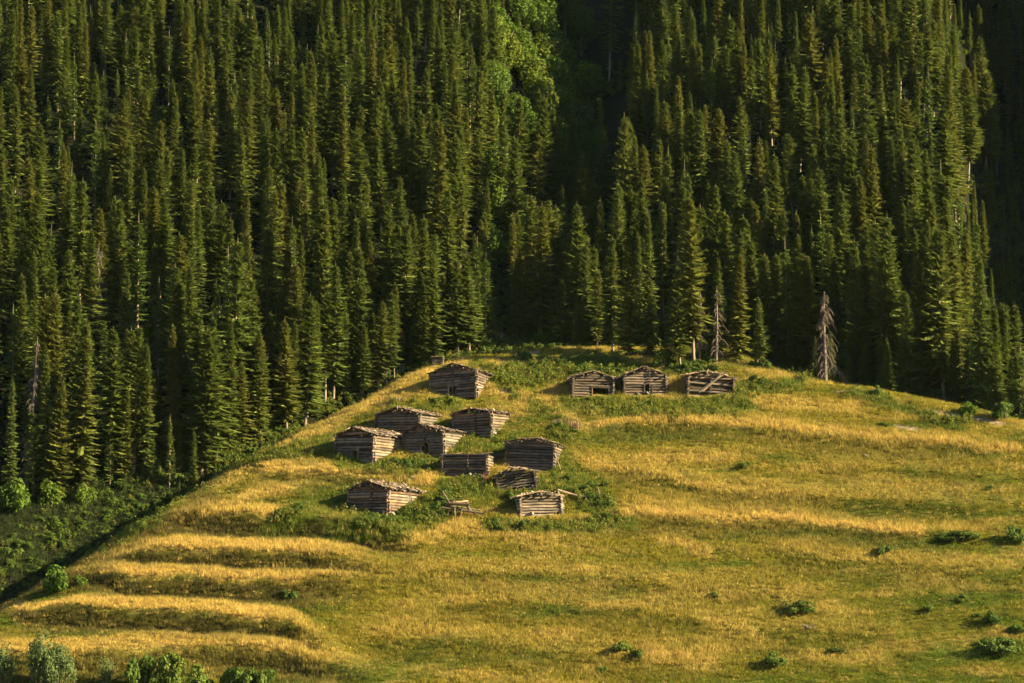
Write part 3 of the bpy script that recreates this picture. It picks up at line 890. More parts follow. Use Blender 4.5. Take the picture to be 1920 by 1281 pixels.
# ------------------------------------------------------------------ dead trees
def dead_tree(seed, h, r0, twig_len, start=0.12, bend=0.0):
    r = random.Random(seed)
    st = random.getstate(); random.seed(seed)
    mb = MB()
    def at(z): return (math.sin(z / h * 2.2) * bend, math.cos(z / h * 1.4) * bend * 0.5, z)
    zs = [-0.8, 0, h * .2, h * .4, h * .6, h * .8, h]
    for a, b in zip(zs[:-1], zs[1:]):
        ra, rb = (max(0.025, r0 * (1 - max(q, 0) / h * 0.92)) for q in (a, b))
        mb.log(at(a), at(b), ra, rb, sides=7, segs=2, wob=0.01)
    tw = MB()
    z = h * start
    while z < h * 0.97:
        t = (z - h * start) / (h - h * start)
        for b in range(3):
            a = r.uniform(0, 6.28); L = twig_len * (1 - t) ** 0.6 * r.uniform(0.15, 1.15) * (1.0 + 0.45 * math.sin(a + seed)) + 0.12
            o = np.array(at(z)); d = np.array([math.cos(a), math.sin(a), 0])
            p1 = o + d * L * 0.55 + np.array([0, 0, 0.02 * L]); p2 = o + d * L * 0.95 + np.array([0, 0, -0.5 * L]); p3 = o + d * L * 1.0 + np.array([0, 0, -0.8 * L])
            tw.log(o, p1, 0.045, 0.035, sides=4, segs=1, wob=0.0); tw.log(p1, p2, 0.035, 0.028, sides=4, segs=1, wob=0.0); tw.log(p2, p3, 0.028, 0.014, sides=4, segs=1, wob=0)
            for q in range(6):
                w = r.uniform(0.2, 1); pp = p1 + (p2 - p1) * w if q % 2 else o + (p1 - o) * w
                e = pp + np.array([r.uniform(-.25, .25), r.uniform(-.25, .25), -r.uniform(0.25, 0.7)])
                tw.log(pp, e, 0.022, 0.008, sides=3, segs=1, wob=0)
        z += (0.42 if twig_len < 1.8 else 0.27) * r.uniform(0.6, 1.4)
    random.setstate(st)
    return mb.mesh("trunk", M_DEADBARK), tw.mesh("bare_branches", M_TWIG)
DEAD = [
 (1343, 535, 682, 0.26, 1.3, 0.16, "tall bare dead spruce with drooping grey twigs, standing above the collapsed hut"),
 (1313, 545, 680, 0.15, 0.9, 0.25, "thin bare grey snag just beside a green spruce, left of the larger drooping snag"),
 (1549, 545, 718, 0.30, 2.2, 0.08, "dead grey conifer with bushy dry twigs alone at the forest edge right of the huts"),
 (1272, 466, 640, 0.16, 1.0, 0.30, "reddish bare dead treetop poking out of the forest above the middle of the upper huts"),
 (182, 455, 640, 0.20, 1.4, 0.25, "pale dead conifer with curled hanging twigs inside the dense forest at left"),
 (48, 628, 932, 0.30, 1.5, 0.15, "very tall dead trunk with dry twigs near the photo's left edge"),
 (1835, 615, 770, 0.16, 0.8, 0.2, "grey dead stem half hidden between green firs at the far end of the meadow edge"),
]
pd = hit([q[0] for q in DEAD], [q[2] for q in DEAD])
for i, ((u, vt, vb, r0, tl, st, lab), p) in enumerate(zip(DEAD, pd)):
    h = (vb - vt) * proj(*p)[2] / FPX
    if i == 5: h *= 1.0
    a, b = dead_tree(900 + i, h, r0, tl, st, 0.15)
    root = empty("dead_tree", tuple(p), (0, R(3) if i == 5 else 0, i * 1.3))
    link("trunk", a, root); link("bare_branches", b, root)
    tag(root, lab, "dead tree", "dead conifers")

# ------------------------------------------------------------------ broadleaf trees of the gully
def broadleaf(seed, h, w, leaf, n, mat):
    V, F = leaf_blob(n, w, w, h * 0.85, leaf, seed, lobes=20, up=0.5)
    V[:, 2] += h * 0.04
    crown = fast_mesh("crown", V, F, [mat])
    r = np.random.default_rng(seed)
    mb = MB()
    mb.log((0, 0, -0.6), (0.1, 0, h * 0.5), 0.16, 0.09)
    for k in range(5):
        a = r.uniform(0, 6.28)
        mb.log((0.08, 0, h * (0.3 + 0.05 * k)), (math.cos(a) * w * 0.6, math.sin(a) * w * 0.6, h * (0.6 + 0.06 * k)), 0.07, 0.02, segs=3)
    return crown, mb.mesh("trunk", M_BARK)
BL = [broadleaf(20 + i, 7.5, 2.6, 0.17, 4200, M_LEAF) for i in range(3)]
BROAD = [ # u, v centre of crown, scale, label
 (945, 95, 1.15, "bright yellow-green broadleaf tree high in the gully beside the upper firs"), (975, 100, 1.0, "sunlit yellow-green treetop against the darkest part of the gully"),
 (925, 170, 1.0, "green broadleaf tree at the gully rim a little below the brightest crowns"), (940, 45, 0.9, "dim green broadleaf tree near the top edge beside the gully"),
 (1000, 160, 1.1, "dark green broadleaf tree in gully shade under the sunlit crown"), (965, 230, 1.0, "dark leafy tree behind the thin pale spire halfway up the gully"),
 (1060, 290, 1.2, "dim green leafy tree in the middle of the gully above the row of spires"), (1090, 250, 1.1, "shaded green leafy tree at the right wall of the gully"),
 (925, 320, 0.95, "bright green broadleaf tree on the sunlit left rim halfway up the gully"), (940, 385, 1.05, "yellow-green broadleaf tree at the left rim above the young spruces"),
 (1020, 325, 1.0, "dim leafy tree directly behind the lone tall spires"), (1045, 220, 1.1, "almost black leafy tree deep in the gully shade"),
 (900, 90, 0.8, "small light green broadleaf crown between firs at the gully rim"), (1085, 330, 1.0, "shaded leafy tree beside the big fir right of the gully"),
 (1010, 60, 1.1, "very dark leafy tree at the top of the gully"), (1050, 110, 1.2, "blue-black leafy crown in the deepest shade of the upper gully"), (1105, 170, 1.1, "dark leafy tree against the foot of the right-hand firs"),
 (985, 420, 0.9, "dark leafy tree at the left of the young spruce spires"),
]
for (u, v, s_) in [(985, 120, 1.1), (1020, 110, 1.0), (1035, 165, 1.1), (1075, 180, 1.0), (1010, 205, 1.2), (985, 270, 1.1), (1035, 265, 1.0), (1070, 340, 1.1), (1105, 290, 0.9), (950, 300, 0.9), (1045, 370, 1.0),
                  (1000, 300, 1.0), (930, 235, 0.9), (1090, 60, 1.1), (1060, 20, 1.2), (1020, 15, 1.1), (975, 25, 1.0), (955, 430, 0.9), (930, 460, 0.8)]:
    BROAD.append((u, v, s_, f"dusky green leafy tree in gully shade, {word(round(u / 19.2))} percent across and {word(round(v / 12.81))} percent down the photo"))
pb = hit([q[0] for q in BROAD], [q[1] + 45 for q in BROAD])
bl0 = {}
for i, ((u, v, s, lab), p) in enumerate(zip(BROAD, pb)):
    root = empty("broadleaf_tree", tuple(p), (0, 0, i * 2.1), (s * 1.2, s * 1.2, s * 1.15))
    k = i % 3
    if k not in bl0: bl0[k] = (link("crown", BL[k][0]), link("trunk", BL[k][1])); c, tr = bl0[k]
    else:
        c, tr = bl0[k][0].copy(), bl0[k][1].copy(); COL.objects.link(c); COL.objects.link(tr)
    c.parent = root; tr.parent = root
    tag(root, lab, "broadleaf tree", "broadleaf trees in the gully")

# ------------------------------------------------------------------ log huts
def Mx(pos, rx=0, ry=0, rz=0):
    return Matrix.Translation(pos) @ Euler((rx, ry, rz), 'XYZ').to_matrix().to_4x4()
def wood_col(warm=0.5, bright=1.0):
    b = random.choice([random.uniform(0.35, 0.7), random.uniform(0.7, 1.25)]) * bright
    w = min(1, max(0, random.gauss(warm * 0.75, 0.25)))
    g = np.array([0.165, 0.14, 0.115]) * (1 - w) + np.array([0.235, 0.145, 0.08]) * w
    return tuple(g * b)
def log_wall(p0, p1, z0, z1, warm, bright, lh=0.32, over=0.3, top=None, gaps=(), mid=False, out=(0, -1), phase=0.0, skip=0.0):
    """logs stacked between p0 and p1 (2-D) from z0 to z1; top(s) limits the height; gaps = (s0, s1, za, zb) openings"""
    mb = MB()
    p0, p1 = np.array(p0, float), np.array(p1, float)
    L = np.linalg.norm(p1 - p0); d = (p1 - p0) / L
    z = z0 + lh / 2 + phase
    while z < z1 + (2.0 if top else 0):
        a, b = -over * random.uniform(0.5, 1.1), L + over * random.uniform(0.5, 1.1)
        if z > z1 and top:
            ss = [s for s in np.linspace(0, L, 81) if top(s) > z + 0.02]
            if len(ss) < 4: break
            a, b = ss[0] - 0.05, ss[-1] + 0.05
        elif z > z1: break
        segs = [(a, b)]
        for (s0, s1, za, zb) in gaps:
            if za < z < zb:
                ns = []
                for (q, w) in segs:
                    if s1 <= q or s0 >= w: ns.append((q, w)); continue
                    if s0 - q > 0.15: ns.append((q, s0))
                    if w - s1 > 0.15: ns.append((s1, w))
                segs = ns
        col = wood_col(warm, bright)
        r = lh * 0.485 * random.uniform(0.86, 1.06)
        for (q, w) in segs:
            if random.random() < skip: continue
            A, B = p0 + d * q, p0 + d * w
            dz = random.gauss(0, 0.02)
            mb.log((A[0], A[1], z + dz), (B[0], B[1], z - dz + random.gauss(0, 0.015)), r, r * random.uniform(0.85, 1.0), col, sides=8, segs=max(2, int((w - q) / 0.7)), wob=0.032, flat=0.9)
        if mid and random.random() < 0.95:
            c = p0 + d * L * mid + d * random.gauss(0, 0.03)
            e = c + np.array(out) * random.uniform(0.22, 0.38)
            mb.log((c[0], c[1], z), (e[0], e[1], z), r * 0.85, r * 0.8, wood_col(warm, bright * 0.8), sides=7, segs=1, wob=0.01)
        z += lh
    # dark slabs added behind the logs to stop light leaks and blacken gaps
    n_ = np.array([-d[1], d[0]])
    inn = n_ if np.dot(n_, -np.array(out)) >= 0 else -n_
    spans = [(0.02, L - 0.02, z0, z1)]
    for (s0, s1, za, zb) in gaps:
        spans = [(0.02, s0, z0, z1), (s1, L - 0.02, z0, z1)] + ([(s0, s1, zb, z1)] if zb < z1 else []) + ([(s0, s1, z0, za)] if za > z0 else [])
    for (q, w, za, zb) in spans:
        c = p0 + d * (q + w) / 2 + inn * 0.05
        mb.box((w - q, 0.05, zb - za), Mx((c[0], c[1], (za + zb) / 2), 0, 0, math.atan2(d[1], d[0])), (0.03, 0.025, 0.018))
    return mb
def make_hut(name, W, D, hw, rise, label, loc, yaw, warm=0.4, bright=1.0, roof='boards', door=None, mid=0.55, low=0.9, tilt=(0, 0), ragged=0.35, sidedoor=False, stones=5, peak=0.5, seed=1, skip=0.0, group="old log huts on the meadow knoll"):
    random.seed(seed)
    root = empty("log_hut", loc, (R(tilt[0]), R(tilt[1]), R(yaw)))
    tag(root, label, "log hut", group)
    zb = -0.9
    def gtop(s, w=W):
        q = s / w
        return hw + rise * (q / peak if q < peak else (1 - q) / (1 - peak))
    gaps = []
    if door: gaps.append((door[0], door[1], zb, door[2]))
    lh = 0.325
    nlow = low
    g = (lambda s: gtop(s)) if rise > 0 else None
    link("front_wall", log_wall((0, 0), (W, 0), zb, hw, warm, bright, lh, 0.32, g, gaps, mid, (0, -1), 0, skip).mesh("front_wall", M_WOOD), root)
    link("back_wall", log_wall((0, D), (W, D), zb, hw, warm, bright, lh, 0.32, g, (), False, out=(0, 1)).mesh("back_wall", M_WOOD), root)
    sg = [(D * 0.58, D * 0.70, 0.4, hw - 0.3)] if sidedoor else []
    link("side_wall", log_wall((W, 0), (W, D), zb, hw - 0.05, warm, bright * 1.35, lh, 0.34, None, sg, False, out=(1, 0), phase=lh / 2).mesh("side_wall", M_WOOD), root)  # this wall's wood is lightened to look sunlit
    link("side_wall", log_wall((0, 0), (0, D), zb, hw - 0.05, warm, bright, lh, 0.34, None, (), False, out=(-1, 0), phase=lh / 2).mesh("side_wall", M_WOOD), root)
    if sidedoor:
        mb = MB()
        for k in range(3): mb.box((0.05, D * 0.035, hw - 0.6), Mx((W + 0.02, D * (0.595 + 0.04 * k), hw / 2 + 0.1), 0, 0, random.gauss(0, 0.02)), wood_col(0.3, bright * 1.5))
        link("plank_door", mb.mesh("plank_door", M_SHINGLE), root)
    if door:
        mb = MB()
        for s in (door[0] - 0.05, door[1] + 0.05):
            mb.box((0.12, 0.16, door[2] - zb), Mx((s, -0.1, (door[2] + zb) / 2)), wood_col(0.3, bright * 1.2))
        mb.box((door[1] - door[0] + 0.5, 0.18, 0.14), Mx(((door[0] + door[1]) / 2, -0.11, door[2] + 0.08)), wood_col(0.4, bright))
        link("door_frame", mb.mesh("door_frame", M_WOOD), root)
    if roof in ('boards', 'patchy'):
        mb = MB()
        # purlins
        for s, zz in ((W * peak, hw + rise), (0.1, hw + 0.05), (W - 0.1, hw + 0.05), (W * peak / 2, hw + rise / 2), (W * (1 + peak) / 2, hw + rise / 2)):
            mb.log((s, -0.55 + random.uniform(-.1, .1), zz + 0.02), (s, D + 0.5, zz + 0.02), 0.10, 0.09, wood_col(0.4, bright), segs=4)
        link("roof_beams", mb.mesh("roof_beams", M_WOOD), root)
        mb = MB()
        for side in (-1, 1):
            run = W * peak if side < 0 else W * (1 - peak)
            ang = math.atan2(rise, run)
            SL = math.hypot(run, rise) + 0.32
            rows = max(2, int(round(SL / 1.15)))
            for row in range(rows):
                y = -0.28 - random.uniform(0, 0.15)
                while y < D + 0.5:
                    w = random.uniform(0.12, 0.30)
                    if random.random() < (0.06 if roof == 'boards' else 0.45): y += w; continue
                    ln = SL / rows * random.uniform(1.05, 1.45)
                    s = (row + 0.5) * SL / rows + random.uniform(-.12, .12)
                    cx = W * peak + side * math.cos(ang) * s
                    cz = hw + rise - math.sin(ang) * s + 0.17 + 0.05 * (rows - row) + random.uniform(0, 0.06)
                    jit = random.gauss(0, 0.07)
                    M = Mx((cx, y + w / 2, cz), 0, side * (ang + random.gauss(0, ragged * 0.16)), jit)
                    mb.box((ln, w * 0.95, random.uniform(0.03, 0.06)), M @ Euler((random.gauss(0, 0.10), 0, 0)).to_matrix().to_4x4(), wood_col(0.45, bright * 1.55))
                    y += w * random.uniform(0.9, 1.15)
        # loose battens and splinters on top
        for k in range(int(14 + 40 * ragged)):
            s = random.uniform(0.05, 0.95) * W; side = -1 if s < W * peak else 1
            zz = gtop(s) + 0.34
            mb.box((random.uniform(0.3, 1.0), random.uniform(0.08, 0.18), random.uniform(0.05, 0.12)), Mx((s, random.uniform(-0.5, D), zz), random.gauss(0, .2), side * 0.3 + random.gauss(0, 0.25), random.uniform(-1.6, 1.6)), wood_col(0.5, bright * 1.7))
        link("roof", mb.mesh("roof", M_SHINGLE), root)
    elif roof == 'open':
        mb = MB()
        for k in range(7):
            a = (random.uniform(-0.6, W), random.uniform(0, D), hw + random.uniform(0, 0.1)); b = (a[0] + random.uniform(0.8, 2.4), a[1] + random.uniform(-1, 1), hw + random.uniform(0.0, 0.35))
            mb.log(a, b, 0.07, 0.05, wood_col(0.3, bright * 1.3), segs=2)
        link("fallen_rafters", mb.mesh("fallen_rafters", M_WOOD), root)
    if stones:
        mb = MB()
        for k in range(stones):
            s = random.choice([(-0.25, random.uniform(0, 2)), (W + 0.25, random.uniform(0, D * 0.5)), (random.uniform(0, W), -0.22)])
            r = random.uniform(0.12, 0.28)
            M = Mx((s[0], s[1], random.uniform(-0.3, 0.3) + 0.25 * max(0, s[1])), random.random(), random.random(), random.random())
            mb.box((r * 1.6, r * 1.2, r), M, (0.3, 0.3, 0.3))
        link("stone_footing", mb.mesh("stone_footing", M_STONE), root)
    return root
HUTS = [ # uL, uR, v bottom, v eave, v peak, yaw, side px, options
 dict(px=(808, 893, 741, 704, 689), yaw=-20, D=5.0, warm=.35, bright=.95, door=(2.4, 3.3, 0.95), mid=.5, sidedoor=True, peak=.5, lab="highest log hut on the knoll, standing alone, with a sunlit plank side"),
 dict(px=(706, 786, 808, 781, 769), yaw=-30, D=6.2, warm=.3, bright=.85, mid=0, peak=.47, lab="rearmost hut of the tight cluster of three, its gable rising behind the other two"),
 dict(px=(851, 922, 813, 781, 773), yaw=-24, D=5.2, warm=.3, bright=.8, mid=.6, peak=.45, lab="low dark log hut with a flattish gable, just right of the cluster of three"),
 dict(px=(629, 702, 857, 819, 806), yaw=-38, D=6.4, warm=.55, bright=1.0, door=(2.6, 3.4, .9), mid=0, peak=.5, lab="brownish log hut at the left end of the cluster of three, with long sunlit roof"),
 dict(px=(758, 832, 849, 814, 803), yaw=-25, D=5.2, warm=.3, bright=.85, door=(2.3, 3.2, 1.15), mid=.55, peak=.42, lab="grey log hut at the right end of the cluster of three, with dark doorway"),
 dict(px=(948, 1036, 879, 833, 825), yaw=-15, D=4.6, warm=.2, bright=.8, mid=0, peak=.65, roof='patchy', lab="tall grey log hut with flat broken roof and a prop at its sunlit corner"),
 dict(px=(829, 912, 894, 855, 855), yaw=-14, D=4.4, warm=.25, bright=.8, mid=.58, peak=.5, rise=0, roof='open', lab="roofless grey log box with splayed log ends along its sunlit corner"),
 dict(px=(934, 1006, 917, 900, 888), yaw=-3, D=3.4, warm=.2, bright=.7, mid=.5, peak=.45, roof='patchy', tilt=(6, -8), skip=.08, lab="sunken tilted log hut with slanting logs and a caved-in rounded roof"),
 dict(px=(653, 728, 962, 921, 908), yaw=-36, D=6.0, warm=.65, bright=1.0, mid=.6, peak=.5, sidedoor=True, ragged=.9, lab="brown log hut with ragged splintered roof, standing behind leafy shrubs left of the ruin"),
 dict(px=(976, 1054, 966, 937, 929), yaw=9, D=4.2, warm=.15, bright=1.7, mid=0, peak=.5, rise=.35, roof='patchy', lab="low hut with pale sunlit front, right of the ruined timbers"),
 dict(px=(1074, 1150, 741, 711, 700), yaw=4, D=4.4, warm=.3, bright=1.0, door=(2.4, 4.3, .95), mid=0, peak=.5, lab="leftmost log hut in the upper row of three, with a wide low opening"),
 dict(px=(1171, 1250, 739, 709, 694), yaw=4, D=4.4, warm=.3, bright=.95, door=(2.5, 3.3, 1.0), mid=.6, peak=.46, lab="middle log hut of the upper row of three, with peaked gable and narrow doorway"),
 dict(px=(1289, 1374, 741, 708, 708), yaw=4, D=4.2, warm=.35, bright=1.05, mid=.5, peak=.4, rise=.45, roof='patchy', tilt=(4, 4), skip=.16, lab="collapsed roofless hut in the upper row, with two long planks leaning across it"),
]
hut_roots = []
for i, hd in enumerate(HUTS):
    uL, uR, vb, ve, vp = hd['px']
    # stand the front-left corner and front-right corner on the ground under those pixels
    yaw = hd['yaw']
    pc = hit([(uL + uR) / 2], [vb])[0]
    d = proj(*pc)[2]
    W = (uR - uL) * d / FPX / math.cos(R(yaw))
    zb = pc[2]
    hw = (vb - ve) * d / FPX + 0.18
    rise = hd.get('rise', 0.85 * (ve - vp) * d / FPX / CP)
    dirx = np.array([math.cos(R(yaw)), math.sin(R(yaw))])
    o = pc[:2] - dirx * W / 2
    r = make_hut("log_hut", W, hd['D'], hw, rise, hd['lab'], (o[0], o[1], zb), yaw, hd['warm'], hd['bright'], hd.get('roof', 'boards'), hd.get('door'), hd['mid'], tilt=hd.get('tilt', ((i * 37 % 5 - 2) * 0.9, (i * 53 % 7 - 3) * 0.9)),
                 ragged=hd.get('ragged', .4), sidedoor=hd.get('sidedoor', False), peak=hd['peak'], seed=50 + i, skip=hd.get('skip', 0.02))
    hut_roots.append((r, W, hd['D'], hw, d))

# props, ruins and sticks
def at_px(u, v, up=0.0):
    p = hit([u], [v])[0]; return np.array([p[0], p[1], p[2] + up])
def sticks(name, label, cat, anchor, items, mat=M_WOOD, part="beam", group=None, bright=1.4):
    """items: (u0, v0, u1, v1, radius[, depth offset]) drawn at the anchor's distance"""
    a = at_px(*anchor); D0 = proj(*a)[2]
    root = empty(name, tuple(a))
    tag(root, label, cat, group)
    def at_depth(u, v, dd):
        q = ray(np.array(u, float), np.array(v, float))
        axis_ = np.array([0, CP, -SP])
        return CAM + q * ((D0 + dd) / float(q @ axis_)) - a
    for it in items:
        u0, v0, u1, v1, r = it[:5]; dd = it[5] if len(it) > 5 else 0
        mb = MB(); mb.log(at_depth(u0, v0, dd), at_depth(u1, v1, dd + random.uniform(-.3, .3)), r, r * 0.8, wood_col(0.35, bright), segs=4, wob=0.02)
        link(part, mb.mesh(part, mat), root)
    return root
random.seed(77)
sticks("leaning_plank", "longer of two pale planks leaning up across the collapsed upper hut", "plank", (1312, 744), [(1310, 735, 1365, 696, 0.14, -1.2)], part="plank", bright=2.4)
sticks("leaning_plank", "shorter pale plank leaning beside the longer one on the collapsed upper hut", "plank", (1318, 744), [(1318, 732, 1352, 703, 0.15, -0.9)], part="plank", bright=2.2)
sticks("prop_pole", "thin pale prop leaning against the sunlit corner of the tall grey hut", "pole", (1050, 886), [(1040, 851, 1051, 880, 0.06, -0.4)], part="pole")
sticks("fallen_board", "pale broken board wedged at the sunlit corner of the tall grey hut", "board", (1049, 886), [(1037, 850, 1047, 862, 0.14, -0.2)], part="board")
sticks("ruined_hut", "ruined hut reduced to a low heap of rails and posts amid shrubs", "ruin", (862, 972),
       [(829, 952, 905, 962, 0.16), (838, 944, 880, 946, 0.20), (850, 943, 878, 940, 0.16, .3), (875, 941, 880, 958, 0.20), (852, 952, 853, 968, 0.10, -.2), (866, 950, 863, 970, 0.09, -.2), (840, 955, 841, 967, 0.08), (880, 955, 892, 966, 0.10), (835, 947, 900, 957, 0.10, .4), (848, 940, 852, 934, 0.06), (855, 942, 850, 933, 0.06), (829, 920, 843, 942, 0.08)])
sticks("timber_trestle", "pale pole on short posts in shrubs, right of the low pale-fronted hut", "timber trestle", (1080, 940),
       [(1046, 919, 1084, 930, 0.13), (1045, 918, 1050, 932, 0.10), (1088, 928, 1090, 945, 0.11), (1113, 930, 1116, 944, 0.09), (1120, 912, 1126, 932, 0.07), (1088, 930, 1112, 934, 0.08)])
sticks("tree_stump", "forked pale stump on the meadow crest left of the highest hut", "stump", (755, 700), [(751, 698, 748, 683, 0.14), (755, 698, 756, 681, 0.10), (748, 695, 753, 688, 0.08)], mat=M_DEADBARK, part="stem")
sticks("tree_stump", "low pale stump between the forked stump and the highest hut", "stump", (773, 707), [(770, 703, 776, 699, 0.14)], mat=M_DEADBARK, part="stem")
sticks("dead_branch", "fallen pale branch on the dark slope just below the meadow crest line", "branch", (695, 722), [(676, 711, 695, 717, 0.06), (688, 715, 699, 722, 0.05)], mat=M_DEADBARK, part="stem")
sticks("fallen_log", "long pale log lying in grass near the lone dead conifer", "log", (1590, 737), [(1568, 736, 1602, 734, 0.16)], mat=M_DEADBARK, part="stem")
sticks("fallen_log", "short bleached log lying alone on the open right-hand meadow", "log", (1627, 858), [(1620, 854, 1634, 857, 0.14)], mat=M_DEADBARK, part="stem")
sticks("dead_bush", "grey dry fallen brushwood on the lower right meadow under a green bush", "dry bush", (1516, 1180), [(1505, 1172, 1530, 1180, 0.10), (1508, 1178, 1528, 1172, 0.08), (1512, 1180, 1533, 1178, 0.08), (1510, 1172, 1516, 1180, 0.06)], mat=M_DEADBARK, part="stem")
sticks("root_arch", "small pale arched root in the grass right above the brown hut's roof", "root", (773, 903), [(766, 899, 770, 894, 0.08), (770, 894, 776, 895, 0.08), (776, 895, 779, 900, 0.07)], mat=M_DEADBARK, part="stem")
# little shed above the highest hut
p = at_px(820, 690); dd = proj(*p)[2]
random.seed(5)
root = empty("small_shed", (p[0] - 0.6, p[1], p[2]), (0, 0, R(-5)))
tag(root, "tiny grey shed peeking out of grass above the highest hut", "shed")
w = 19 * dd / FPX; hh = 17 * dd / FPX
link("front_wall", log_wall((0, 0), (w, 0), -0.4, hh, 0.2, 0.9, 0.2, 0.1).mesh("front_wall", M_WOOD), root)
link("side_wall", log_wall((w, 0), (w, 1.6), -0.4, hh, 0.2, 0.9, 0.2, 0.1).mesh("side_wall", M_WOOD), root)
link("side_wall", log_wall((0, 0), (0, 1.6), -0.4, hh, 0.2, 0.9, 0.2, 0.1).mesh("side_wall", M_WOOD), root)
mb = MB(); mb.box((w + 0.3, 2.1, 0.08), Mx((w / 2, 0.7, hh + 0.12), R(-8)), wood_col(0.2, 1.3)); link("roof", mb.mesh("roof", M_SHINGLE), root)
mb = MB(); mb.log((w + 0.05, -0.15, -0.3), (w + 0.05, -0.15, hh + 0.2), 0.06, 0.05, wood_col(0.3, 1.8)); link("post", mb.mesh("post", M_WOOD), root)
mb = MB(); mb.log((w * .55, -0.2, 0.0), (w * .95, -0.2, hh * 0.55), 0.05, 0.04, wood_col(0.3, 1.8)); link("brace", mb.mesh("brace", M_WOOD), root)

# ------------------------------------------------------------------ bushes one can tell apart
BUSH = []
for i in range(4):
    V_, F_ = leaf_blob(1700, 1.0, 0.9, 0.9, 0.075, 70 + i, lobes=12, up=0.4)
    BUSH.append(fast_mesh("bush_foliage", V_, F_, [M_SHRUB]))
BW = []
for i in range(3):
    V_, F_ = leaf_blob(3200, 0.9, 0.9, 1.4, 0.055, 90 + i, lobes=9, up=0.5)
    BW.append(fast_mesh("willow_foliage", V_, F_, [M_WILLOW]))
BLf = []
for i in range(2):
    V_, F_ = leaf_blob(1500, 0.9, 0.9, 1.2, 0.09, 95 + i, lobes=8, up=0.5)
    BLf.append(fast_mesh("bright_foliage", V_, F_, [M_LEAF]))
mb = MB()
for k in range(7):
    a = k * 0.9; mb.log((0.04 * math.cos(a), 0.04 * math.sin(a), -0.25), (0.45 * math.cos(a), 0.45 * math.sin(a), 0.62), 0.025, 0.01, segs=2)
STEMS = mb.mesh("stems", M_BARK)
BUSHES = [ # u, v foot, width px, height px, kind, label
 (112, 1112, 62, 52, 'L', "bright yellow-green bush at the left end of the terraces"), (150, 1102, 34, 22, 'L', "low bright bush touching the tall bright one at the terraces' end"),
 (10, 1290, 70, 68, 'W', "grey-green willow bush cut by the lower left corner of the photo"), (78, 1294, 84, 86, 'W', "tallest grey-green willow bush, second from the lower left corner"), (118, 1292, 60, 70, 'W', "grey-green willow bush leaning on the tallest one's right side"), (200, 1290, 44, 46, 'W', "slim grey-green willow sapling standing alone at the bottom edge"),
 (265, 1300, 80, 66, 'S', "dark green shrub at the left end of the hedge on the bottom edge"), (320, 1300, 90, 70, 'S', "dark green shrub, fullest in the hedge on the bottom edge"), (385, 1302, 80, 54, 'S', "dark green shrub in the middle of the hedge on the bottom edge"), (445, 1304, 80, 52, 'S', "dark green shrub near the right end of the hedge on the bottom edge"), (495, 1304, 60, 44, 'S', "low dark green shrub closing the hedge at its right end"),
 (1500, 1150, 72, 24, 'S', "wide flat green bush above the dry brushwood on the lower meadow"), (1458, 1248, 62, 26, 'S', "dark rounded bush on the lower meadow near the bottom edge, under the dry brushwood"),
 (1564, 1228, 46, 14, 'S', "low pale-flecked bush on the lower meadow right of the dark rounded one"), (1740, 1150, 30, 16, 'S', "small lone dark bush left of the bush group at the right edge"),
 (1805, 1130, 34, 16, 'S', "small dark bush, uppermost of the group near the right edge"), (1862, 1170, 48, 26, 'S', "dark bush in the middle of the group near the right edge"), (1832, 1160, 26, 12, 'S', "tiny bush between the uppermost and the middle ones near the right edge"), (1905, 1190, 44, 20, 'S', "bush cut by the right edge in the middle of the group"), (1880, 1226, 92, 30, 'S', "widest low bush of the group at the lower right edge"), (1850, 1210, 40, 16, 'S', "small bush at the left tip of the widest low bush"),
 (1658, 1042, 46, 20, 'S', "dark bush in the middle of the right meadow"), (1800, 1016, 84, 22, 'S', "long flat dark bush near the right edge below the upper meadow"), (1903, 1018, 56, 32, 'S', "taller dark bush touching the right edge"), (1765, 1012, 34, 14, 'S', "small dark bush at the left end of the long flat one"),
 (1395, 878, 38, 12, 'S', "small flat bush in the middle of the upper right meadow"), (1855, 920, 30, 10, 'S', "small flat bush near the right edge on the upper meadow"), (1340, 1120, 36, 10, 'S', "flat green bush on the central lower meadow"),
 (1160, 1220, 56, 18, 'S', "dark bush trailing downhill at the bottom centre"), (1195, 1236, 34, 20, 'S', "round dark bush at the lower end of the trailing one"), (1130, 1262, 30, 12, 'S', "tiny dark bush at the bottom edge left of the round one"),
 (1020, 652, 44, 30, 'L', "bright yellow-green bush at the forest edge above the open saddle"), (905, 665, 50, 24, 'S', "green bush at the forest edge beside the dirt path"), (985, 680, 34, 22, 'S', "green bush in front of the dirt path above the knoll"),
 (545, 1122, 46, 16, 'S', "small dark bush on the riser of the third terrace"), (1655, 800, 30, 8, 'S', "tiny flat bush on the upper right meadow"), (1640, 742, 36, 20, 'S', "green bush beside the long pale log"), (1750, 752, 50, 26, 'S', "low green bush at the foot of the tall firs, right meadow edge"), (28, 958, 70, 60, 'L', "bright leafy bush at the forest foot by the photo's left edge"), (95, 950, 60, 44, 'L', "bright green bush under the firs, between two like bushes at the forest foot"), (160, 945, 52, 38, 'L', "bright green bush at the forest foot above the dark bank, rightmost of three"),
 (1160, 652, 50, 30, 'L', "light green bush at the foot of the big firs above the upper row"), (1320, 672, 44, 34, 'L', "light green bush between the drooping snag and the thin snag"), (1240, 690, 46, 34, 'S', "green bush behind the middle hut of the upper row"), (1425, 690, 50, 24, 'S', "low green bush in forest shade right of the drooping snag"), (860, 655, 60, 34, 'S', "green bush at the forest edge above the highest hut"), (800, 668, 40, 26, 'L', "light bush at the forest edge just above the tiny shed"),
 (1880, 788, 60, 34, 'S', "leafy bush under the last firs at the right edge of the meadow"), (1820, 778, 46, 24, 'L', "light green bush at the right meadow edge"),
]
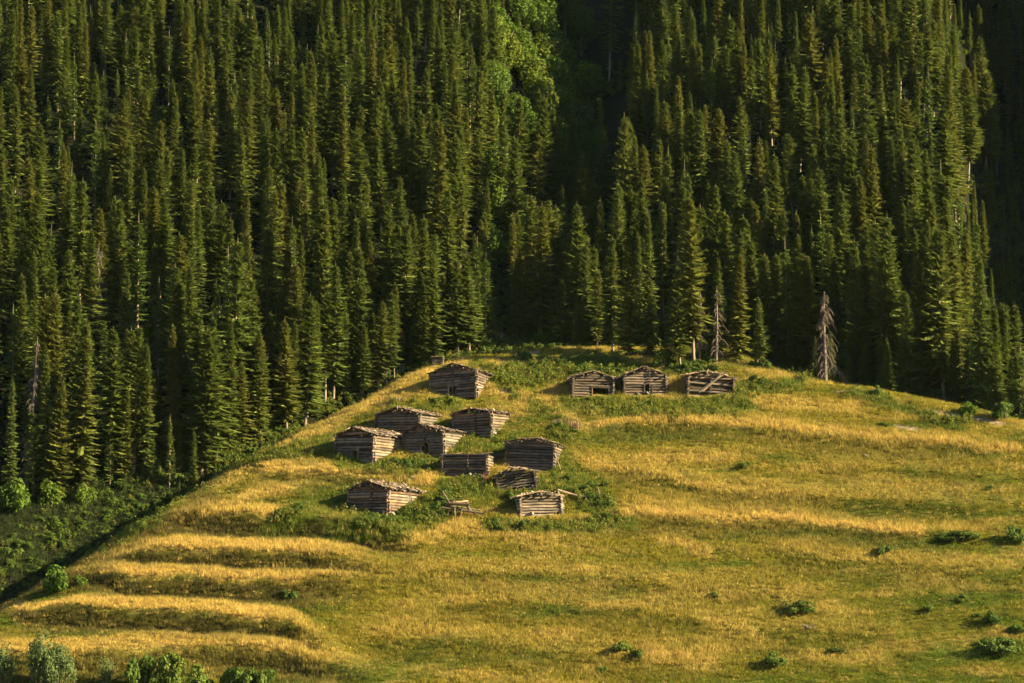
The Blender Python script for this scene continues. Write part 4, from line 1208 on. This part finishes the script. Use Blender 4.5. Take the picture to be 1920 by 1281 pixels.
pbu = hit([b[0] for b in BUSHES], [min(b[1], 1279) for b in BUSHES])
for i, ((u, v, w, h, kd, lab), p) in enumerate(zip(BUSHES, pbu)):
    d = proj(*p)[2]
    below = max(0, v - 1279) * d / FPX
    p = p + np.array([0, -below * 1.6, 0]); p[2] = ground_z(p[0], p[1])
    ws, hs = w * d / FPX / 2, h * d / FPX
    lst, hh0 = {'S': (BUSH, 1.0), 'W': (BW, 1.5), 'L': (BLf, 1.35)}[kd]
    root = empty("bush" if kd != 'W' else "willow_bush", (p[0], p[1], p[2] - 0.05), (0, 0, i * 1.7), (ws * 1.15, ws * 1.0, hs / hh0 * 1.15))
    link("foliage", lst[i % len(lst)], root); link("stems", STEMS, root)
    tag(root, lab, "bush", "bushes of the meadow and forest edge")

# ------------------------------------------------------------------ grass, herbs and shrubbery
GT = [tuft_mesh("tuft_a", 36, 0.25, 0.72, 0.032, 0.55, 0.5, 1), tuft_mesh("tuft_b", 36, 0.25, 0.85, 0.030, 0.5, 0.7, 2), tuft_mesh("tuft_c", 34, 0.15, 0.5, 0.04, 0.6, 0.5, 3)]
n = 300000
gx, gy = rng.uniform(-86, 104, n), rng.uniform(-108, 20, n)
mk = meadow_mask(gx, gy)
gz = H(gx, gy)
u, v, d = proj(gx, gy, gz)
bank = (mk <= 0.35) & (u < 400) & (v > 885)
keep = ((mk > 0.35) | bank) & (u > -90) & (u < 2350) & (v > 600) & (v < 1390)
for (r, W, D, hw, dd) in hut_roots:       # nothing grows inside the huts
    M = np.array(Matrix.Rotation(-r.rotation_euler.z, 2))
    q = (np.stack([gx - r.location.x, gy - r.location.y], -1)) @ M.T
    keep &= ~((q[:, 0] > 0.0) & (q[:, 0] < W) & (q[:, 1] > -0.75) & (q[:, 1] < D))
keep &= rng.random(n) > dirt_field(gx, gy, gz) * 0.9
gx, gy, gz, bank = gx[keep], gy[keep], gz[keep], bank[keep]
gold, green, riser, lush = veg_fields(gx, gy, gz)
tint = veg_color(gx, gy, gz)
k = len(gx)
j = rng.uniform(0.72, 1.3, k)[:, None]
tint[bank] = np.array([0.038, 0.052, 0.012]) * j[bank]  # bank grass tinted dark, its shade put into the colour
swap = (rng.random(k) < 0.06) & ~bank
tint = tint * j
tint[swap] = C_GOLD * rng.uniform(0.6, 1.05, (swap.sum(), 1))
hgt = 0.50 + 0.36 * gold + 0.25 * riser + 0.3 * lush + 0.25 * fbm(gx / 4, gy / 4, 91, 2)
hgt = np.clip(hgt * (1 - 0.35 * green * (1 - riser)), 0.3, 1.5) * rng.uniform(0.75, 1.25, k)
sc = np.stack([rng.uniform(0.8, 1.2, k), rng.uniform(0.8, 1.2, k), hgt], -1)
lean = np.stack([rng.normal(0, 0.14, k), rng.normal(-0.10, 0.14, k)], -1)
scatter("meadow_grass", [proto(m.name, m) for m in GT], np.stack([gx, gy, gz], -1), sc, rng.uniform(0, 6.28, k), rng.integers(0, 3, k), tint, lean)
print("grass", k)

def zone_scatter(name, protos, zones, dens, smin_, smax_, zs=1.0, forest=None, seed=0, wide=False):
    P = []
    r = np.random.default_rng(seed)
    n = 330000 if wide else 160000
    x, y = (r.uniform(-90, 130, n), r.uniform(-70, 185, n)) if wide else (r.uniform(-84, 84, n), r.uniform(-100, 60, n))
    z = H(x, y); u, v, d = proj(x, y, z)
    s = np.zeros(n)
    ju, jv = u + 14 * fbm(x / 3, y / 3, 13, 2), v + 9 * fbm(x / 3, y / 3, 14, 2)
    for pts, w in zones: s = np.maximum(s, stroke(ju, jv, pts, w) * np.clip(0.5 + fbm(x / 2.5, y / 2.5, 15, 2) * 1.6, 0, 1))
    if forest is not None: s = np.maximum(s, forest(x, y, u, v))
    # area density: 160000 / (168*160) = 5.9 per m2
    keep = r.random(n) < s * dens / 5.95
    for (h_, W, D, hw, dd) in hut_roots:
        M = np.array(Matrix.Rotation(-h_.rotation_euler.z, 2))
        q = (np.stack([x - h_.location.x, y - h_.location.y], -1)) @ M.T
        keep &= ~((q[:, 0] > -0.3) & (q[:, 0] < W + 0.3) & (q[:, 1] > -0.9) & (q[:, 1] < D + 0.2))
    x, y, z = x[keep], y[keep], z[keep]
    k = len(x); q = r.uniform(smin_, smax_, k)
    sc = np.stack([q, q, q * zs * r.uniform(0.7, 1.3, k)], -1)
    print(name, k)
    return scatter(name, protos, np.stack([x, y, z], -1), sc, r.uniform(0, 6.28, k), r.integers(0, len(protos), k), np.ones((k, 3)))
SHR = [proto("shrub", m) for m in BUSH]
HER = []
for i in range(3):
    V_, F_ = leaf_blob(150, 0.45, 0.45, 0.7, 0.085, 170 + i, lobes=5, up=0.6)
    HER.append(proto("herb", fast_mesh("herb", V_, F_, [M_HERB])))
SHRUB_Z = [([(505, 985), (570, 958), (640, 938)], 13), ([(610, 985), (700, 985), (760, 970), (828, 946)], 17), ([(790, 940), (830, 930)], 11), ([(660, 872), (740, 876), (800, 874)], 5),
           ([(1060, 868), (1085, 885)], 14), ([(1080, 905), (1120, 935), (1135, 950)], 13), ([(985, 696), (1040, 690), (1140, 684)], 10), ([(1090, 700), (1160, 698)], 8),
           ([(1260, 690), (1300, 700), (1330, 690)], 14), ([(1385, 728), (1440, 722)], 8), ([(935, 988), (985, 990)], 6), ([(1105, 977), (1145, 977)], 6), ([(905, 950), (955, 942)], 9),
           ([(905, 868), (935, 855)], 7), ([(985, 752), (1005, 756)], 3), ([(1000, 812), (1060, 800), (1085, 815)], 5), ([(790, 762), (850, 765)], 4)]
def forest_edge(x, y, u, v):
    m = mountain(x, y) - knoll_base(x, y)
    e = (0.30 * sstep(-6.5, -3.0, m) + 0.70 * sstep(-2.0, 0.8, m)) * (1 - sstep(6.0, 14.0, m)) * np.clip(0.8 + fbm(x / 5, y / 5, 77, 2) * 1.6, 0, 1)
    return np.where((u > 740) & (u < 1960), e, e * np.where((u < 360) & (v > 900), 0.3, 0.8))
zone_scatter("shrubbery", SHR, SHRUB_Z, 2.3, 0.45, 0.9, 1.05, forest_edge, 1)
HERB_Z = [(p, w) for p, w in GREEN] + [([(1060, 760), (1200, 768), (1390, 762)], 22), ([(100, 1100), (300, 970), (420, 895)], 16), ([(0, 1130), (60, 1100)], 14)]
zone_scatter("wild_herbs", HER, HERB_Z, 3.4, 0.6, 1.2, 1.0, forest_edge, 2)
def floor(x, y, u, v):
    m = mountain(x, y) - knoll_base(x, y)
    return np.maximum(sstep(0.5, 2, m) * 0.75 * np.clip(0.45 + fbm(x / 6, y / 6, 79, 3) * 2.0, 0, 1), sstep(50, 58, x) * sstep(0.5, 2, m) * (1 - sstep(80, 100, y)))
zone_scatter("undergrowth", [proto("fern", fast_mesh("fern", *leaf_blob(240, 0.7, 0.7, 0.5, 0.085, 270, lobes=6, up=0.9), [M_SHRUB]))], [([(0, 1060), (250, 960)], 50)], 0.7, 0.7, 1.6, 1.0, floor, 3, True)
FL = [proto("fireweed", tuft_mesh("fireweed", 26, 0.5, 1.1, 0.06, 0.5, 0.15, 12, M_FLOWER))]
zone_scatter("pink_wildflowers", FL, [([(715, 758), (790, 756), (830, 758)], 6), ([(1005, 800), (1050, 796), (1085, 806)], 5)], 1.6, 0.9, 1.3, 1.0, None, 4)
RU = [proto("dock", tuft_mesh("dock", 16, 0.8, 1.5, 0.07, 0.4, 0.1, 13, M_RUSTY))]
zone_scatter("rusty_dock_stalks", RU, [([(676, 862), (690, 862)], 5), ([(738, 856), (770, 854)], 5), ([(640, 990), (650, 992)], 3), ([(905, 935), (960, 935)], 4), ([(910, 902), (950, 912)], 4)], 2.5, 0.7, 1.05, 1.0, None, 5)
# bare earth patches: path in the saddle, scarps
def mound(u, v, w, h): pass

# ------------------------------------------------------------------ air: thin haze over the valley
mm, t = new_mat("air")
pv = N(t, "ShaderNodeVolumePrincipled")
pv.inputs["Color"].default_value = (0.62, 0.86, 1.0, 1)
pv.inputs["Density"].default_value = 0.000010
pv.inputs["Anisotropy"].default_value = 0.2
out = N(t, "ShaderNodeOutputMaterial")
t.links.new(pv.outputs[0], out.inputs["Volume"])
zmin, zmax = float(Z.min()) - 1, float(Z.max()) + 40
V_ = [(a * 2500, b * 2500, c) for a in (-1, 1) for b in (-1, 1) for c in (zmin, zmax)]
F_ = [(0, 1, 3, 2), (4, 6, 7, 5), (0, 4, 5, 1), (2, 3, 7, 6), (0, 2, 6, 4), (1, 5, 7, 3)]
hz = link("haze", fast_mesh("haze", V_, F_, [mm]))
tag(hz, kind='stuff')
scene.cycles.volume_bounces = 0
